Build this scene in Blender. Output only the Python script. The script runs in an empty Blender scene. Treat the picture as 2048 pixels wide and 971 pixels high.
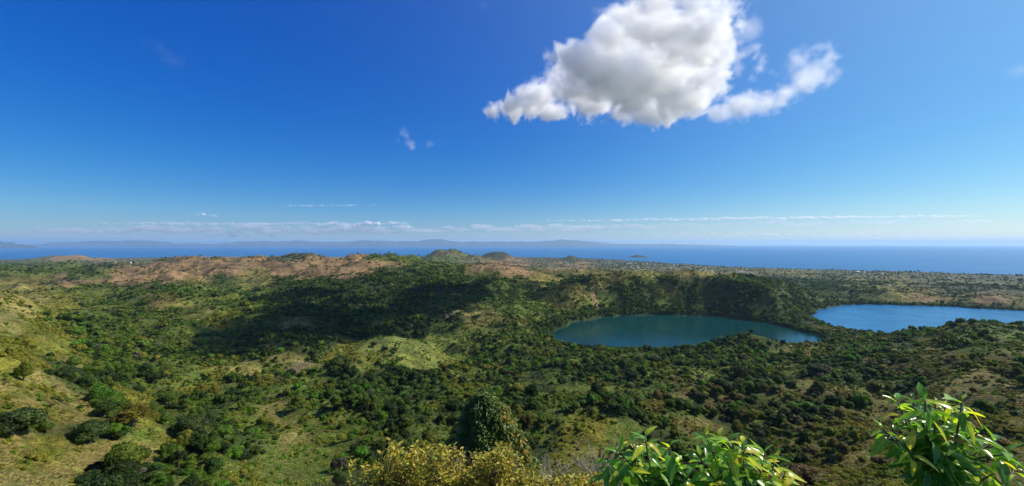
import bpy, math, random
import numpy as np
from mathutils import Vector, Matrix, Euler
import openvdb as vdb
random.seed(7)
RNG = np.random.default_rng(11)
S = bpy.context.scene
C = S.collection
# ------------------------------------------------------------------ camera, light, sky
F = 859.0            # focal length in pixels of the 2048 px wide photograph
CX, HY, H = 1024.0, 487.0, 300.0
cam_d = bpy.data.cameras.new('camera'); cam = bpy.data.objects.new('camera', cam_d); C.objects.link(cam)
S.camera = cam
cam_d.sensor_width = 36; cam_d.lens = 36 * F / 2048
cam_d.clip_start = 0.05; cam_d.clip_end = 400000
cam.location = (0, 0, H); cam.rotation_euler = (math.radians(90) , 0, 0)
cam_d.shift_y = -(485.5 - HY + 1.0) / 2048   # the sea's edge dips below the true horizon
SUN_AZ, SUN_EL = 77.0, 40.0      # clockwise from the view axis, above the horizon
az, el = math.radians(SUN_AZ), math.radians(SUN_EL)
SUN_DIR = Vector((math.sin(az) * math.cos(el), math.cos(az) * math.cos(el), math.sin(el)))
sd = bpy.data.lights.new('sun', 'SUN'); sun = bpy.data.objects.new('sun', sd); C.objects.link(sun)
sd.energy = 5.0; sd.angle = math.radians(0.5); sd.color = (1.0, 0.91, 0.78)
sun.rotation_euler = SUN_DIR.to_track_quat('Z', 'Y').to_euler()
W = bpy.data.worlds.new('World'); S.world = W; W.use_nodes = True
nt = W.node_tree; nt.nodes.clear()
o_ = nt.nodes.new('ShaderNodeOutputWorld'); b_ = nt.nodes.new('ShaderNodeBackground')
sk = nt.nodes.new('ShaderNodeTexSky'); sk.sky_type = 'NISHITA'; sk.sun_disc = False
sk.sun_elevation = el; sk.sun_rotation = az; sk.air_density = 1.0; sk.dust_density = 0.25; sk.ozone_density = 2.2; sk.altitude = 300
hs = nt.nodes.new('ShaderNodeHueSaturation'); hs.inputs['Saturation'].default_value = 1.32; hs.inputs['Value'].default_value = 1.0
b_.inputs['Strength'].default_value = 0.085
def WM(op, a, b=None):
    x = nt.nodes.new('ShaderNodeMath'); x.operation = op
    for i, v in enumerate((a, b)):
        if v is None: continue
        if isinstance(v, (int, float)): x.inputs[i].default_value = v
        else: nt.links.new(v, x.inputs[i])
    return x.outputs[0]
nt.links.new(sk.outputs[0], hs.inputs['Color'])
sx = nt.nodes.new('ShaderNodeSeparateColor'); nt.links.new(hs.outputs[0], sx.inputs[0]); SB = 0.085
# deep tropical blue: a tone curve per channel over the Nishita sky, plus the broad pale aureole of humid air on the sun's side
tcw = nt.nodes.new('ShaderNodeTexCoord'); dt = nt.nodes.new('ShaderNodeVectorMath'); dt.operation = 'DOT_PRODUCT'
nt.links.new(tcw.outputs['Generated'], dt.inputs[0]); dt.inputs[1].default_value = tuple(SUN_DIR)
mie = WM('POWER', WM('MAXIMUM', WM('MULTIPLY_ADD', dt.outputs['Value'], .5), 0.0), 6.0)
mie.node.inputs[0].links[0].from_node.inputs[0].links[0].from_node.inputs[2].default_value = .5
sz = nt.nodes.new('ShaderNodeSeparateXYZ'); nt.links.new(tcw.outputs['Generated'], sz.inputs[0])
low = WM('POWER', WM('SUBTRACT', 1.0, WM('ABSOLUTE', sz.outputs['Z'])), 16.0); side = WM('POWER', WM('MAXIMUM', WM('MULTIPLY_ADD', dt.outputs['Value'], .5), 0.0), 2.0)
side.node.inputs[0].links[0].from_node.inputs[0].links[0].from_node.inputs[2].default_value = .5
veil = WM('MULTIPLY', low, WM('ADD', WM('MULTIPLY', side, 1.0), .16))          # humid air paling the sky near the horizon, most on the sun's side
cc = nt.nodes.new('ShaderNodeCombineColor')
for i, (g_, k_, m_, h_) in enumerate(((1.6, .50, .20, .26), (1.0, .60, .28, .20), (.58, .80, .15, .07))):
    v = WM('MULTIPLY', WM('POWER', WM('MULTIPLY', sx.outputs[i], SB), g_), k_ / SB)
    nt.links.new(WM('ADD', WM('ADD', v, WM('MULTIPLY', mie, m_ / SB)), WM('MULTIPLY', veil, h_ / SB)), cc.inputs[i])
nt.links.new(cc.outputs[0], b_.inputs[0]); nt.links.new(b_.outputs[0], o_.inputs[0])
S.view_settings.view_transform = 'Standard'; S.view_settings.look = 'None'
S.view_settings.exposure = 0.32; S.view_settings.gamma = 1.0
S.render.engine = 'CYCLES'
cy = S.cycles
cy.use_denoising = True; cy.max_bounces = 40; cy.diffuse_bounces = 2; cy.glossy_bounces = 2
cy.transmission_bounces = 3; cy.transparent_max_bounces = 12; cy.volume_bounces = 36
cy.use_adaptive_sampling = True; cy.adaptive_threshold = 0.02

# ------------------------------------------------------------------ small helpers
def tag(o, label=None, cat=None, group=None, kind=None):
    for k, v in (('label', label), ('category', cat), ('group', group), ('kind', kind)):
        if v: o[k] = v
    return o
def empty(name, loc, rz=0):
    o = bpy.data.objects.new(name, None); C.objects.link(o); o.location = loc; o.rotation_euler = (0, 0, rz); o.empty_display_size = 0.1
    return o
def np_mesh(name, V, Fc, mats=(), smooth=False):
    """V (n,3); Fc (m,k) equal sized faces or list of such arrays"""
    me = bpy.data.meshes.new(name)
    V = np.asarray(V, dtype=np.float32)
    Fl = Fc if isinstance(Fc, list) else [Fc]
    Fl = [np.asarray(f, dtype=np.int32) for f in Fl if len(f)]
    tot = sum(f.size for f in Fl); nf = sum(len(f) for f in Fl)
    me.vertices.add(len(V)); me.vertices.foreach_set('co', V.ravel())
    me.loops.add(tot); me.loops.foreach_set('vertex_index', np.concatenate([f.ravel() for f in Fl]))
    me.polygons.add(nf)
    sizes = np.concatenate([np.full(len(f), f.shape[1]) for f in Fl])
    st = np.concatenate([[0], np.cumsum(sizes)[:-1]]).astype(np.int32)
    me.polygons.foreach_set('loop_start', st); me.polygons.foreach_set('loop_total', sizes.astype(np.int32))
    if smooth: me.polygons.foreach_set('use_smooth', np.ones(nf, dtype=bool))
    me.update(calc_edges=True)
    for m in mats: me.materials.append(m)
    return me
def obj(name, me, parent=None, loc=None):
    o = bpy.data.objects.new(name, me); C.objects.link(o)
    if parent: o.parent = parent
    if loc is not None: o.location = loc
    return o
def add_attr(me, name, data, typ='FLOAT_COLOR'):
    a = me.attributes.new(name, typ, 'POINT')
    a.data.foreach_set('color' if typ == 'FLOAT_COLOR' else ('vector' if typ == 'FLOAT_VECTOR' else 'value'), np.ascontiguousarray(data, dtype=np.float32 if typ != 'INT' else np.int32).ravel())
def at(px, py, Y):
    return Vector(((px - CX) / F * Y, Y, H - (py - HY) / F * Y))
class MB:
    def __init__(s): s.v = []; s.q = []; s.t = []
    def tube(s, pts, radii, n=5):
        pts = [Vector(p) for p in pts]; base = len(s.v)
        for i, p in enumerate(pts):
            d = (pts[min(i + 1, len(pts) - 1)] - pts[max(i - 1, 0)]).normalized()
            u = d.orthogonal().normalized() if i == 0 else (u - d * u.dot(d)).normalized()
            w = d.cross(u)
            for k in range(n):
                a = 2 * math.pi * k / n
                s.v.append(p + (u * math.cos(a) + w * math.sin(a)) * radii[i])
        for i in range(len(pts) - 1):
            for k in range(n):
                a = base + i * n + k; b = base + i * n + (k + 1) % n
                s.q.append((a, b, b + n, a + n))
        s.v.append(pts[-1]); tip = len(s.v) - 1; e = base + (len(pts) - 1) * n
        for k in range(n): s.t.append((e + k, e + (k + 1) % n, tip))
    def box(s, a, b):
        base = len(s.v)
        for z in (a[2], b[2]):
            for x, y in ((a[0], a[1]), (b[0], a[1]), (b[0], b[1]), (a[0], b[1])): s.v.append(Vector((x, y, z)))
        for f in ((3, 2, 1, 0), (4, 5, 6, 7), (0, 1, 5, 4), (1, 2, 6, 5), (2, 3, 7, 6), (3, 0, 4, 7)): s.q.append(tuple(base + i for i in f))
    def mesh(s, name, mats=(), smooth=False):
        fl = []
        if s.q: fl.append(np.array(s.q))
        if s.t: fl.append(np.array(s.t))
        return np_mesh(name, np.array([tuple(v) for v in s.v]), fl, mats, smooth)

# ------------------------------------------------------------------ noise (numpy)
def _h(ix, iy, iz, seed):
    n = (ix.astype(np.int64) * 374761393 + iy.astype(np.int64) * 668265263 + iz.astype(np.int64) * 1440662683 + seed * 974634777) & 0xffffffff
    n = ((n ^ (n >> 13)) * 1274126177) & 0xffffffff
    n = ((n ^ (n >> 16)) * 2246822519) & 0xffffffff
    return ((n ^ (n >> 15)) & 0xffffff).astype(np.float32) / 0xffffff
def noise2(x, y, seed=0):
    xi = np.floor(x); yi = np.floor(y); u = x - xi; v = y - yi
    u = u * u * u * (u * (u * 6 - 15) + 10); v = v * v * v * (v * (v * 6 - 15) + 10)
    z = np.zeros_like(xi)
    a = _h(xi, yi, z, seed); b = _h(xi + 1, yi, z, seed); c = _h(xi, yi + 1, z, seed); d = _h(xi + 1, yi + 1, z, seed)
    return ((a + (b - a) * u) * (1 - v) + (c + (d - c) * u) * v) * 2 - 1
def noise3(x, y, z, seed=0):
    xi = np.floor(x); yi = np.floor(y); zi = np.floor(z); u = x - xi; v = y - yi; w = z - zi
    u = u * u * (3 - 2 * u); v = v * v * (3 - 2 * v); w = w * w * (3 - 2 * w)
    r = []
    for k in (0, 1):
        a = _h(xi, yi, zi + k, seed); b = _h(xi + 1, yi, zi + k, seed); c = _h(xi, yi + 1, zi + k, seed); d = _h(xi + 1, yi + 1, zi + k, seed)
        r.append((a + (b - a) * u) * (1 - v) + (c + (d - c) * u) * v)
    return (r[0] * (1 - w) + r[1] * w) * 2 - 1
def fbm2(x, y, oct=4, seed=0, gain=.5):
    s = 0; a = 1; t = 0
    for i in range(oct):
        ca, sa = math.cos(i * 1.3), math.sin(i * 1.3)
        s = s + a * noise2((x * ca - y * sa) * 2 ** i, (x * sa + y * ca) * 2 ** i, seed + i * 17); t += a; a *= gain
    return s / t * 1.5
def ridge2(x, y, oct=4, seed=0):
    s = 0; a = 1; t = 0
    for i in range(oct):
        ca, sa = math.cos(i * 1.1 + .4), math.sin(i * 1.1 + .4)
        s = s + a * (1 - 2.2 * np.abs(noise2((x * ca - y * sa) * 2 ** i, (x * sa + y * ca) * 2 ** i, seed + i * 31))); t += a; a *= .5
    return s / t
def sstep(a, b, x):
    t = np.clip((x - a) / (b - a), 0, 1); return t * t * (3 - 2 * t)

# ------------------------------------------------------------------ land form
ROWS = [0, 3, 10, 30, 80, 150, 250, 400, 550, 700, 800, 900, 1050, 1300, 1500, 1700, 2000, 2500, 3200, 4200, 5500, 7000, 9500]
COLS = [-300, 0, 150, 300, 450, 600, 750, 900, 1050, 1200, 1350, 1500, 1650, 1800, 1950, 2100, 2500]
TAB = [
 [298.4, 297.2, 291, 277, 253, 240, 236, 236, 244, 240, 220, 190, 165, 150, 140, 130, 125, 150, 120, 80, 40, 30, 12],
 [298.4, 297.2, 291, 277, 252, 236, 223, 216, 222, 212, 180, 156, 145, 135, 132, 130, 122, 146, 112, 75, 40, 28, 12],
 [298.4, 297.2, 291, 277, 252, 226, 205, 182, 168, 154, 142, 136, 132, 136, 136, 134, 138, 122, 104, 75, 40, 26, 12],
 [298.4, 297.2, 291, 277, 252, 222, 193, 160, 142, 132, 128, 126, 128, 138, 147, 152, 167, 172, 152, 110, 50, 26, 12],
 [298.4, 297.2, 291, 277, 251, 221, 190, 157, 136, 124, 119, 117, 119, 130, 142, 156, 180, 203, 175, 120, 50, 22, 12],
 [298.4, 297.2, 291, 276, 250, 220, 188, 154, 132, 119, 115, 112, 112, 122, 138, 153, 177, 207, 190, 120, 50, 22, 12],
 [298.4, 297.2, 291, 276, 250, 220, 188, 153, 133, 124, 119, 112, 110, 122, 142, 161, 184, 208, 170, 120, 50, 22, 12],
 [298.4, 297.2, 291, 276, 250, 220, 187, 152, 130, 119, 112, 108, 112, 132, 155, 174, 187, 162, 120, 90, 45, 22, 10],
 [298.4, 297.2, 291, 276, 250, 220, 186, 151, 129, 117, 110, 108, 122, 150, 170, 176, 182, 140, 95, 55, 35, 20, 6],
 [298.4, 297.2, 291, 276, 249, 219, 186, 151, 128, 115, 104, 94, 112, 182, 198, 187, 150, 90, 60, 40, 22, 10, 3],
 [298.4, 297.2, 291, 276, 249, 219, 186, 151, 128, 116, 106, 90, 100, 180, 199, 175, 122, 70, 45, 28, 15, 5, 3],
 [298.4, 297.2, 291, 276, 248, 219, 187, 152, 129, 119, 119, 92, 98, 178, 201, 160, 102, 60, 40, 20, 8, 4, 3],
 [298.4, 297.2, 291, 277, 248, 219, 187, 153, 129, 116, 109, 93, 95, 118, 134, 104, 78, 55, 35, 15, 8, 4, 3],
 [298.4, 297.2, 291, 277, 250, 223, 189, 158, 144, 138, 128, 98, 90, 92, 95, 103, 78, 55, 35, 14, 8, 4, 3],
 [298.4, 297.2, 291, 277, 251, 227, 211, 193, 181, 169, 148, 104, 92, 88, 92, 102, 78, 58, 35, 12, 8, 4, 3],
 [298.4, 297.2, 291, 277, 251, 229, 216, 200, 180, 158, 132, 104, 92, 88, 92, 102, 80, 58, 30, 12, 8, 4, 3],
 [298.4, 297.2, 291, 277, 252, 230, 218, 200, 180, 158, 132, 104, 92, 88, 92, 102, 80, 58, 30, 12, 8, 4, 3]]
LR = np.log(np.array(ROWS, float) + 6)
_gp = np.linspace(-300, 2500, 281); _gl = np.linspace(LR[0], LR[-1], 301)
_g = np.array([np.interp(_gl, LR, np.array(r, float)) for r in TAB])                  # cols x 301
_g = np.array([np.interp(_gp, COLS, _g[:, j]) for j in range(301)]).T                   # 281 x 301
def _blur(a, n, ax):
    k = np.hanning(n + 2)[1:-1]; k /= k.sum(); p = n // 2
    return np.apply_along_axis(lambda r: np.convolve(np.pad(r, p, mode='edge'), k, 'valid'), ax, a)
_g = _blur(_blur(_g, 11, 0), 7, 1)
def table(px, Y):
    x = np.clip((px + 300) / 10, 0, 279.999); l = np.clip((np.log(np.maximum(Y, 0) + 6) - _gl[0]) / (_gl[1] - _gl[0]), 0, 299.999)
    i = x.astype(int); j = l.astype(int); u = x - i; v = l - j
    return (_g[i, j] * (1 - u) + _g[i + 1, j] * u) * (1 - v) + (_g[i, j + 1] * (1 - u) + _g[i + 1, j + 1] * u) * v
LAKE_Z = 80.0
def lake_poly(pts):
    P = []
    for px, py in pts:
        Y = (H - LAKE_Z) * F / (py - HY); P.append(((px - CX) / F * Y, Y))
    # resample with a little wander
    P = np.array(P); out = []
    for i in range(len(P)):
        a, b = P[i], P[(i + 1) % len(P)]; n = max(1, int(np.hypot(*(b - a)) / 14))
        for k in range(n): out.append(a + (b - a) * k / n)
    out = np.array(out)
    for _ in range(3): out = (np.roll(out, 1, 0) + out * 2 + np.roll(out, -1, 0)) / 4
    out[:, 0] += 11 * noise2(out[:, 0] / 34, out[:, 1] / 34, 5); out[:, 1] += 11 * noise2(out[:, 0] / 34, out[:, 1] / 34, 6)
    return out
LAKE1 = lake_poly([(1101, 668), (1113, 658), (1150, 645), (1195, 636), (1240, 631), (1330, 629), (1430, 632), (1480, 638), (1530, 645), (1580, 655), (1620, 665), (1655, 677),
                   (1650, 690), (1600, 700), (1500, 704), (1400, 702), (1300, 700), (1200, 699), (1140, 694), (1108, 682)])
LAKE2 = lake_poly([(1618, 632), (1630, 621), (1665, 612), (1720, 608), (1800, 610), (1900, 613), (1980, 618), (2060, 622), (2300, 640), (2450, 680), (2300, 730), (2060, 712),
                   (1950, 700), (1850, 684), (1760, 672), (1700, 662), (1655, 650), (1630, 643)])
def sdf(P, x, y):
    """signed distance to a closed polygon, negative inside"""
    shp = x.shape; x = x.ravel(); y = y.ravel()
    d = np.full(len(x), 1e9); ins = np.zeros(len(x), bool)
    near = (x > P[:, 0].min() - 450) & (x < P[:, 0].max() + 450) & (y > P[:, 1].min() - 450) & (y < P[:, 1].max() + 450)
    xs, ys = x[near], y[near]; dd = np.full(len(xs), 1e9); ii = np.zeros(len(xs), bool)
    for k in range(len(P)):
        ax, ay = P[k]; bx, by = P[(k + 1) % len(P)]
        ex, ey = bx - ax, by - ay; t = np.clip(((xs - ax) * ex + (ys - ay) * ey) / (ex * ex + ey * ey + 1e-9), 0, 1)
        dd = np.minimum(dd, (xs - ax - t * ex) ** 2 + (ys - ay - t * ey) ** 2)
        c = (ay > ys) != (by > ys); ii ^= c & (xs < (bx - ax) * (ys - ay) / (by - ay + 1e-12) + ax)
    d[near] = np.sqrt(dd) * np.where(ii, -1, 1)
    return d.reshape(shp)
HILLS = [ # px, Y, height above the plain, half width across, half depth, sharpness
 (880, 5400, 182, 300, 300, 1.1), (904, 5600, 190, 400, 340, 1.1), (948, 5500, 120, 330, 300, 1.2), (994, 7000, 150, 250, 320, 3.2), (1141, 6200, 112, 190, 220, 1.2),
 (118, 6400, 95, 520, 380, 1.4), (152, 6500, 108, 300, 300, 1.5), (200, 6600, 62, 330, 300, 1.4), (350, 6000, 78, 260, 260, 1.3), (322, 6000, 40, 260, 260, 1.3), (500, 6500, 88, 300, 260, 1.6), (545, 6500, 70, 260, 260, 1.6), (452, 6200, 70, 160, 200, 1.2),
 (782, 4200, 100, 210, 260, 1.1), (752, 4200, 88, 180, 260, 1.1), (820, 4300, 82, 240, 260, 1.2), (1000, 3350, 78, 130, 170, 1.0), (1050, 3300, 40, 180, 160, 1.2), (1110, 3300, 22, 170, 160, 1.2), (950, 3300, 25, 150, 160, 1.2), (830, 3000, 52, 110, 160, 1.1), (868, 2950, 24, 90, 160, 1.1),
 (720, 2650, 24, 150, 200, 1.2), (660, 2700, 12, 140, 160, 1.2), (150, 3000, 58, 200, 240, 1.2), (70, 3100, 35, 200, 200, 1.2), (420, 3000, 18, 150, 200, 1.2), (290, 2150, 22, 150, 110, 1.2), (375, 2300, 22, 170, 120, 1.2), (110, 1900, 26, 170, 110, 1.2), (205, 2050, 24, 170, 110, 1.2), (470, 2450, 20, 200, 130, 1.2), (565, 2400, 16, 150, 120, 1.2), (330, 2800, 26, 180, 130, 1.2), (240, 2600, 20, 150, 120, 1.2), (640, 2250, 14, 150, 110, 1.2),
 (1440, 1500, 7, 26, 30, 1.2), (1372, 1500, 4, 20, 26, 1.2), (1490, 770, 25, 46, 46, 1.2), (1590, 800, 9, 30, 34, 1.2), (1370, 790, 8, 26, 30, 1.2), (1290, 800, 5, 24, 30, 1.2), (1560, 790, 6, 26, 30, 1.2), (1635, 830, 6, 24, 30, 1.2), (1440, 1460, 17, 60, 50, 1.2), (1920, 690, 13, 45, 50, 1.2), (1960, 700, 5, 40, 40, 1.2), (1850, 700, 4, 40, 40, 1.2)]
COAST_P = [-2000, 0, 300, 600, 900, 1100, 1200, 1300, 1400, 1500, 1650, 1800, 1950, 2100, 2500, 4000]
COAST_Y = [9800, 9500, 9600, 9700, 9700, 9400, 8400, 7000, 5900, 5250, 4850, 4450, 4100, 3850, 3300, 2600]
def coast(px, X): return np.interp(px, COAST_P, COAST_Y) + 130 * noise2(X / 700, X * 0 + 3.3, 3) + 50 * noise2(X / 160, X * 0 + 1.1, 4)
def height(X, Y):
    R = np.hypot(X, Y)
    Yf = np.maximum(Y, R * 0.42)                                   # behind and beside the viewpoint: go on like the flank in view
    px = np.clip(CX + F * X / np.maximum(Yf, 1e-3), -2000, 4000)
    z = table(np.clip(px, -300, 2500), Yf)
    amp = sstep(60, 260, R)
    lo = z * 0 + 1.0 - 0.75 * sstep(3000, 4500, R) * (1 - sstep(200, 60, z) * 0)
    quiet = 1 - .62 * sstep(950, 1150, px) * sstep(450, 640, Y) * (1 - sstep(1000, 1250, Y))       # the low rims in front of the lakes
    z = z + amp * lo * quiet * (21 * fbm2(X / 250 + 3, Y / 220, 3, 21) + 15.0 * ridge2(X / 130, Y / 100, 3, 33) - 6.5)
    far = sstep(1700, 2300, R) * (1 - sstep(3600, 4600, R)) * (1 - sstep(1150, 1350, px))
    z = z + far * (38 * ridge2(X / 430, Y / 430, 3, 41) + 7 * ridge2(X / 150, Y / 150, 3, 43) - 12)
    rr = sstep(1350, 1480, Y) * sstep(1780, 1560, Y) * sstep(1050, 1200, px) * sstep(2500, 1650, px)
    z = z + rr * 7.0 * ridge2(X / 46, Y / 110, 3, 77)
    g = sstep(20, 60, R) * (1 - sstep(400, 900, R)); z = z + g * (0.9 * fbm2(X / 17, Y / 17, 3, 51))
    add = np.zeros_like(z)
    for hp, hy, hh, sx, sy, sh in HILLS:
        hx = (hp - CX) / F * hy
        m = (np.abs(X - hx) < 4 * sx) & (np.abs(Y - hy) < 4 * sy)
        if m.any():
            dx = (X[m] - hx) / sx; dy = (Y[m] - hy) / sy; q = dx ** 2 + dy ** 2; an = np.arctan2(dy, dx)
            rib = noise2(an * 2.2 + hp, q * 0 + hp * .1, 9) * .6 + noise2(an * 5 + hp, np.sqrt(q) * 1.5, 10) * .4
            if sh > 3: prof = np.exp(-np.power(q * (1 + .4 * rib), 1.25) * .9)
            else: prof = np.exp(-1.55 * (np.sqrt(q * (1 + .5 * rib) + .06) - .245)) * sstep(3.4, 1.2, np.sqrt(q))
            prof = prof + .10 * ridge2(X[m] / (sx * .5), Y[m] / (sy * .5), 3, int(hp)) * prof * (1 - prof) * 3
            add[m] = np.maximum(add[m], hh * prof)
    z = z + add
    cy_ = coast(px, X); z = np.minimum(z, np.clip((cy_ - Yf) * 0.16 + 1.0, -12, 1e9) + 0 * z)
    for P in (LAKE1, LAKE2):
        d = sdf(P, X, Y)
        out = LAKE_Z + 0.8 + (z - LAKE_Z - 0.8) * np.power(np.clip(d / 100, 0, 1), 0.85)
        z = np.where(d < 100, np.where(d > 0, np.maximum(out, LAKE_Z + .4), LAKE_Z + .4 + np.maximum(d * .5, -14)), z)
    return z
def h1(x, y): return float(height(np.array([float(x)]), np.array([float(y)]))[0])

# what grows where, some dark letters also painting shade: one letter per patch of country, 64 px of bearing by a band of sight-line depression
GR = [500, 515, 530, 545, 560, 580, 600, 620, 640, 660, 690, 720, 750, 790, 830, 870, 910, 960]
GM = ["PPBPPPPBBPPBGGGSSSSPPPPPPPPPPPPPP",
      "PPBBPPBBBPBBGGGSBPPPPPPPPPPPPPPPP",
      "GGGPBBBBBBBBBGGBBBBPPPPPPPPPPPPPP",
      "GGGGBBBBTBBBDDGSBTTSTSTSSTPPPPPPP",
      "SSBBBBSDTDDDDDDGGTDSGDDDDDDTSPPPP",  # dense forest on the crater wall, its dark letters also painting the wall's shade
      "TTGGGDGGGDDDDDDDGGSDDSDDDDDDTSPPP",
      "TTYGGSGYGDDDDDDGGGSGDGDDDDDDSBSBS",
      "TTYDGGTGGDDDDDDTGGGGGDDDDDDDDDDDD",
      "TYGGGGGYGDDDGDDTSGGGDDDDDDDDDDDDD",  # letters left of centre darkened to deepen the cloud shadow there
      "TYYDGGGDDTDDDDDSGGSGDDDDDDSDDGGGG",
      "YYYGGGGDDDDYFFFGGGDDDDGGDSGGDSGGG",
      "YYYDGGGGDTTYFFFGDDGGDDDGGGDDSSGGS",
      "TYTDDGGYTGGDDDGGGDGDGGGDDSDDGSSSS",
      "YTTDGGYGGGGDDDYGSGGYGSGDGSSGDSSSS",
      "YYTDYDGDGTFFGDDDGGGGDGSSGDSSSSDSS",
      "DTDDFYDDFFFGDGGDDDYYGDGGDSSSSYSSS",
      "YTYTTGGFFFFDGFFDDYYYGGDGGSSSYYSSS",
      "YTTTDDGGFFFDYYYYYYGDGGGSSSYYYSSSS"]
KEYS = "BTYFGDSP"
#            ground albedo            trees/m2   shrubs/m2
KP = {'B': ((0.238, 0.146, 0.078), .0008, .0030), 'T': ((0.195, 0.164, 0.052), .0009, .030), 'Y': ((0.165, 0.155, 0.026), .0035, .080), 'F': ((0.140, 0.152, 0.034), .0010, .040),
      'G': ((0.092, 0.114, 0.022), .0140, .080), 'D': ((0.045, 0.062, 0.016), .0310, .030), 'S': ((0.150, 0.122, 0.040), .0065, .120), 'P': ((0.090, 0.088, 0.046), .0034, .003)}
GA = np.array([[KEYS.index(c) for c in r[:33]] for r in GM])
ONE = np.eye(len(KEYS), dtype=np.float32)[GA]                      # rows x 33 x 8
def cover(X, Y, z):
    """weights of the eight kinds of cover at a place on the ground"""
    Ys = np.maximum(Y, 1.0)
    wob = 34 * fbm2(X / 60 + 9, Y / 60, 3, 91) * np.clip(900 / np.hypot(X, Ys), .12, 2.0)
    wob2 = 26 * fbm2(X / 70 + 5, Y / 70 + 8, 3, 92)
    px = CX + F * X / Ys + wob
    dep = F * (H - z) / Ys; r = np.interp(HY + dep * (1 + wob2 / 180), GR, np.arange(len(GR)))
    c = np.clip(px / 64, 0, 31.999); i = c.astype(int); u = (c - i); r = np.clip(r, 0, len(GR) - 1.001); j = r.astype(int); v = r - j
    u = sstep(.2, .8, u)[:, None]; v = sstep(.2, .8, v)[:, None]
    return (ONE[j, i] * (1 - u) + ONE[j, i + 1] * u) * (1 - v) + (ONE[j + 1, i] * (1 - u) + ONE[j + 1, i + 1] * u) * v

# ------------------------------------------------------------------ materials
def new_mat(name):
    m = bpy.data.materials.new(name); m.use_nodes = True; n = m.node_tree
    for x in list(n.nodes): n.nodes.remove(x)
    out = n.nodes.new('ShaderNodeOutputMaterial')
    return m, n, out
def N(n, t, **kw):
    x = n.nodes.new(t)
    for k, v in kw.items():
        if hasattr(x, k) and k not in x.inputs.keys(): setattr(x, k, v)
        else: x.inputs[k].default_value = v
    return x
def mat_ground():
    m, n, out = new_mat('ground_cover'); L = n.links.new
    p = N(n, 'ShaderNodeBsdfPrincipled', Roughness=0.95); p.inputs['Specular IOR Level'].default_value = .15
    a = N(n, 'ShaderNodeAttribute', attribute_name='albedo')
    geo = N(n, 'ShaderNodeNewGeometry')
    n1 = N(n, 'ShaderNodeTexNoise', Scale=.035, Detail=8.0, Roughness=.68); L(geo.outputs['Position'], n1.inputs['Vector'])
    n2 = N(n, 'ShaderNodeTexNoise', Scale=.45, Detail=6.0, Roughness=.7); L(geo.outputs['Position'], n2.inputs['Vector'])
    n3 = N(n, 'ShaderNodeTexNoise', Scale=.16, Detail=5.0, Roughness=.6); L(geo.outputs['Position'], n3.inputs['Vector'])
    mr = N(n, 'ShaderNodeMapRange'); mr.inputs[1].default_value = .36; mr.inputs[2].default_value = .64; mr.inputs[3].default_value = .5; mr.inputs[4].default_value = 1.45
    L(n1.outputs['Fac'], mr.inputs[0])
    mr2 = N(n, 'ShaderNodeMapRange'); mr2.inputs[1].default_value = .35; mr2.inputs[2].default_value = .65; mr2.inputs[3].default_value = .42; mr2.inputs[4].default_value = 1.6
    L(n2.outputs['Fac'], mr2.inputs[0])
    mu = N(n, 'ShaderNodeMath', operation='MULTIPLY'); L(mr.outputs[0], mu.inputs[0]); L(mr2.outputs[0], mu.inputs[1])
    vm = N(n, 'ShaderNodeVectorMath', operation='SCALE'); L(a.outputs['Color'], vm.inputs[0]); L(mu.outputs[0], vm.inputs['Scale'])
    mr3 = N(n, 'ShaderNodeMapRange'); mr3.inputs[1].default_value = .45; mr3.inputs[2].default_value = .62; L(n3.outputs['Fac'], mr3.inputs[0])
    tint = N(n, 'ShaderNodeMix', data_type='RGBA', blend_type='MULTIPLY')
    L(mr3.outputs[0], tint.inputs[0]); L(vm.outputs[0], tint.inputs[6]); tint.inputs[7].default_value = (.62, .86, .55, 1)
    L(tint.outputs[2], p.inputs['Base Color'])
    bp = N(n, 'ShaderNodeBump', Strength=1.0, Distance=2.2); L(n2.outputs['Fac'], bp.inputs['Height']); L(bp.outputs[0], p.inputs['Normal'])
    L(p.outputs[0], out.inputs[0]); return m
def mat_water(name, col, rough, s1, s2, b, spec=.5):
    m, n, out = new_mat(name); L = n.links.new
    p = N(n, 'ShaderNodeBsdfPrincipled', Roughness=rough, IOR=1.33); p.inputs['Base Color'].default_value = (*col, 1); p.inputs['Specular IOR Level'].default_value = spec
    geo = N(n, 'ShaderNodeNewGeometry')
    n1 = N(n, 'ShaderNodeTexNoise', Scale=s1, Detail=5.0, Roughness=.6); L(geo.outputs['Position'], n1.inputs['Vector'])
    n2 = N(n, 'ShaderNodeTexNoise', Scale=s2, Detail=4.0, Roughness=.6); L(geo.outputs['Position'], n2.inputs['Vector'])
    bp = N(n, 'ShaderNodeBump', Strength=b, Distance=1.0); L(n1.outputs['Fac'], bp.inputs['Height']); L(bp.outputs[0], p.inputs['Normal'])
    mr = N(n, 'ShaderNodeMapRange'); mr.inputs[1].default_value = .35; mr.inputs[2].default_value = .65; mr.inputs[3].default_value = .85; mr.inputs[4].default_value = 1.15
    L(n2.outputs['Fac'], mr.inputs[0])
    vm = N(n, 'ShaderNodeVectorMath', operation='SCALE'); vm.inputs[0].default_value = col; L(mr.outputs[0], vm.inputs['Scale']); L(vm.outputs[0], p.inputs['Base Color'])
    L(p.outputs[0], out.inputs[0]); return m
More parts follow.
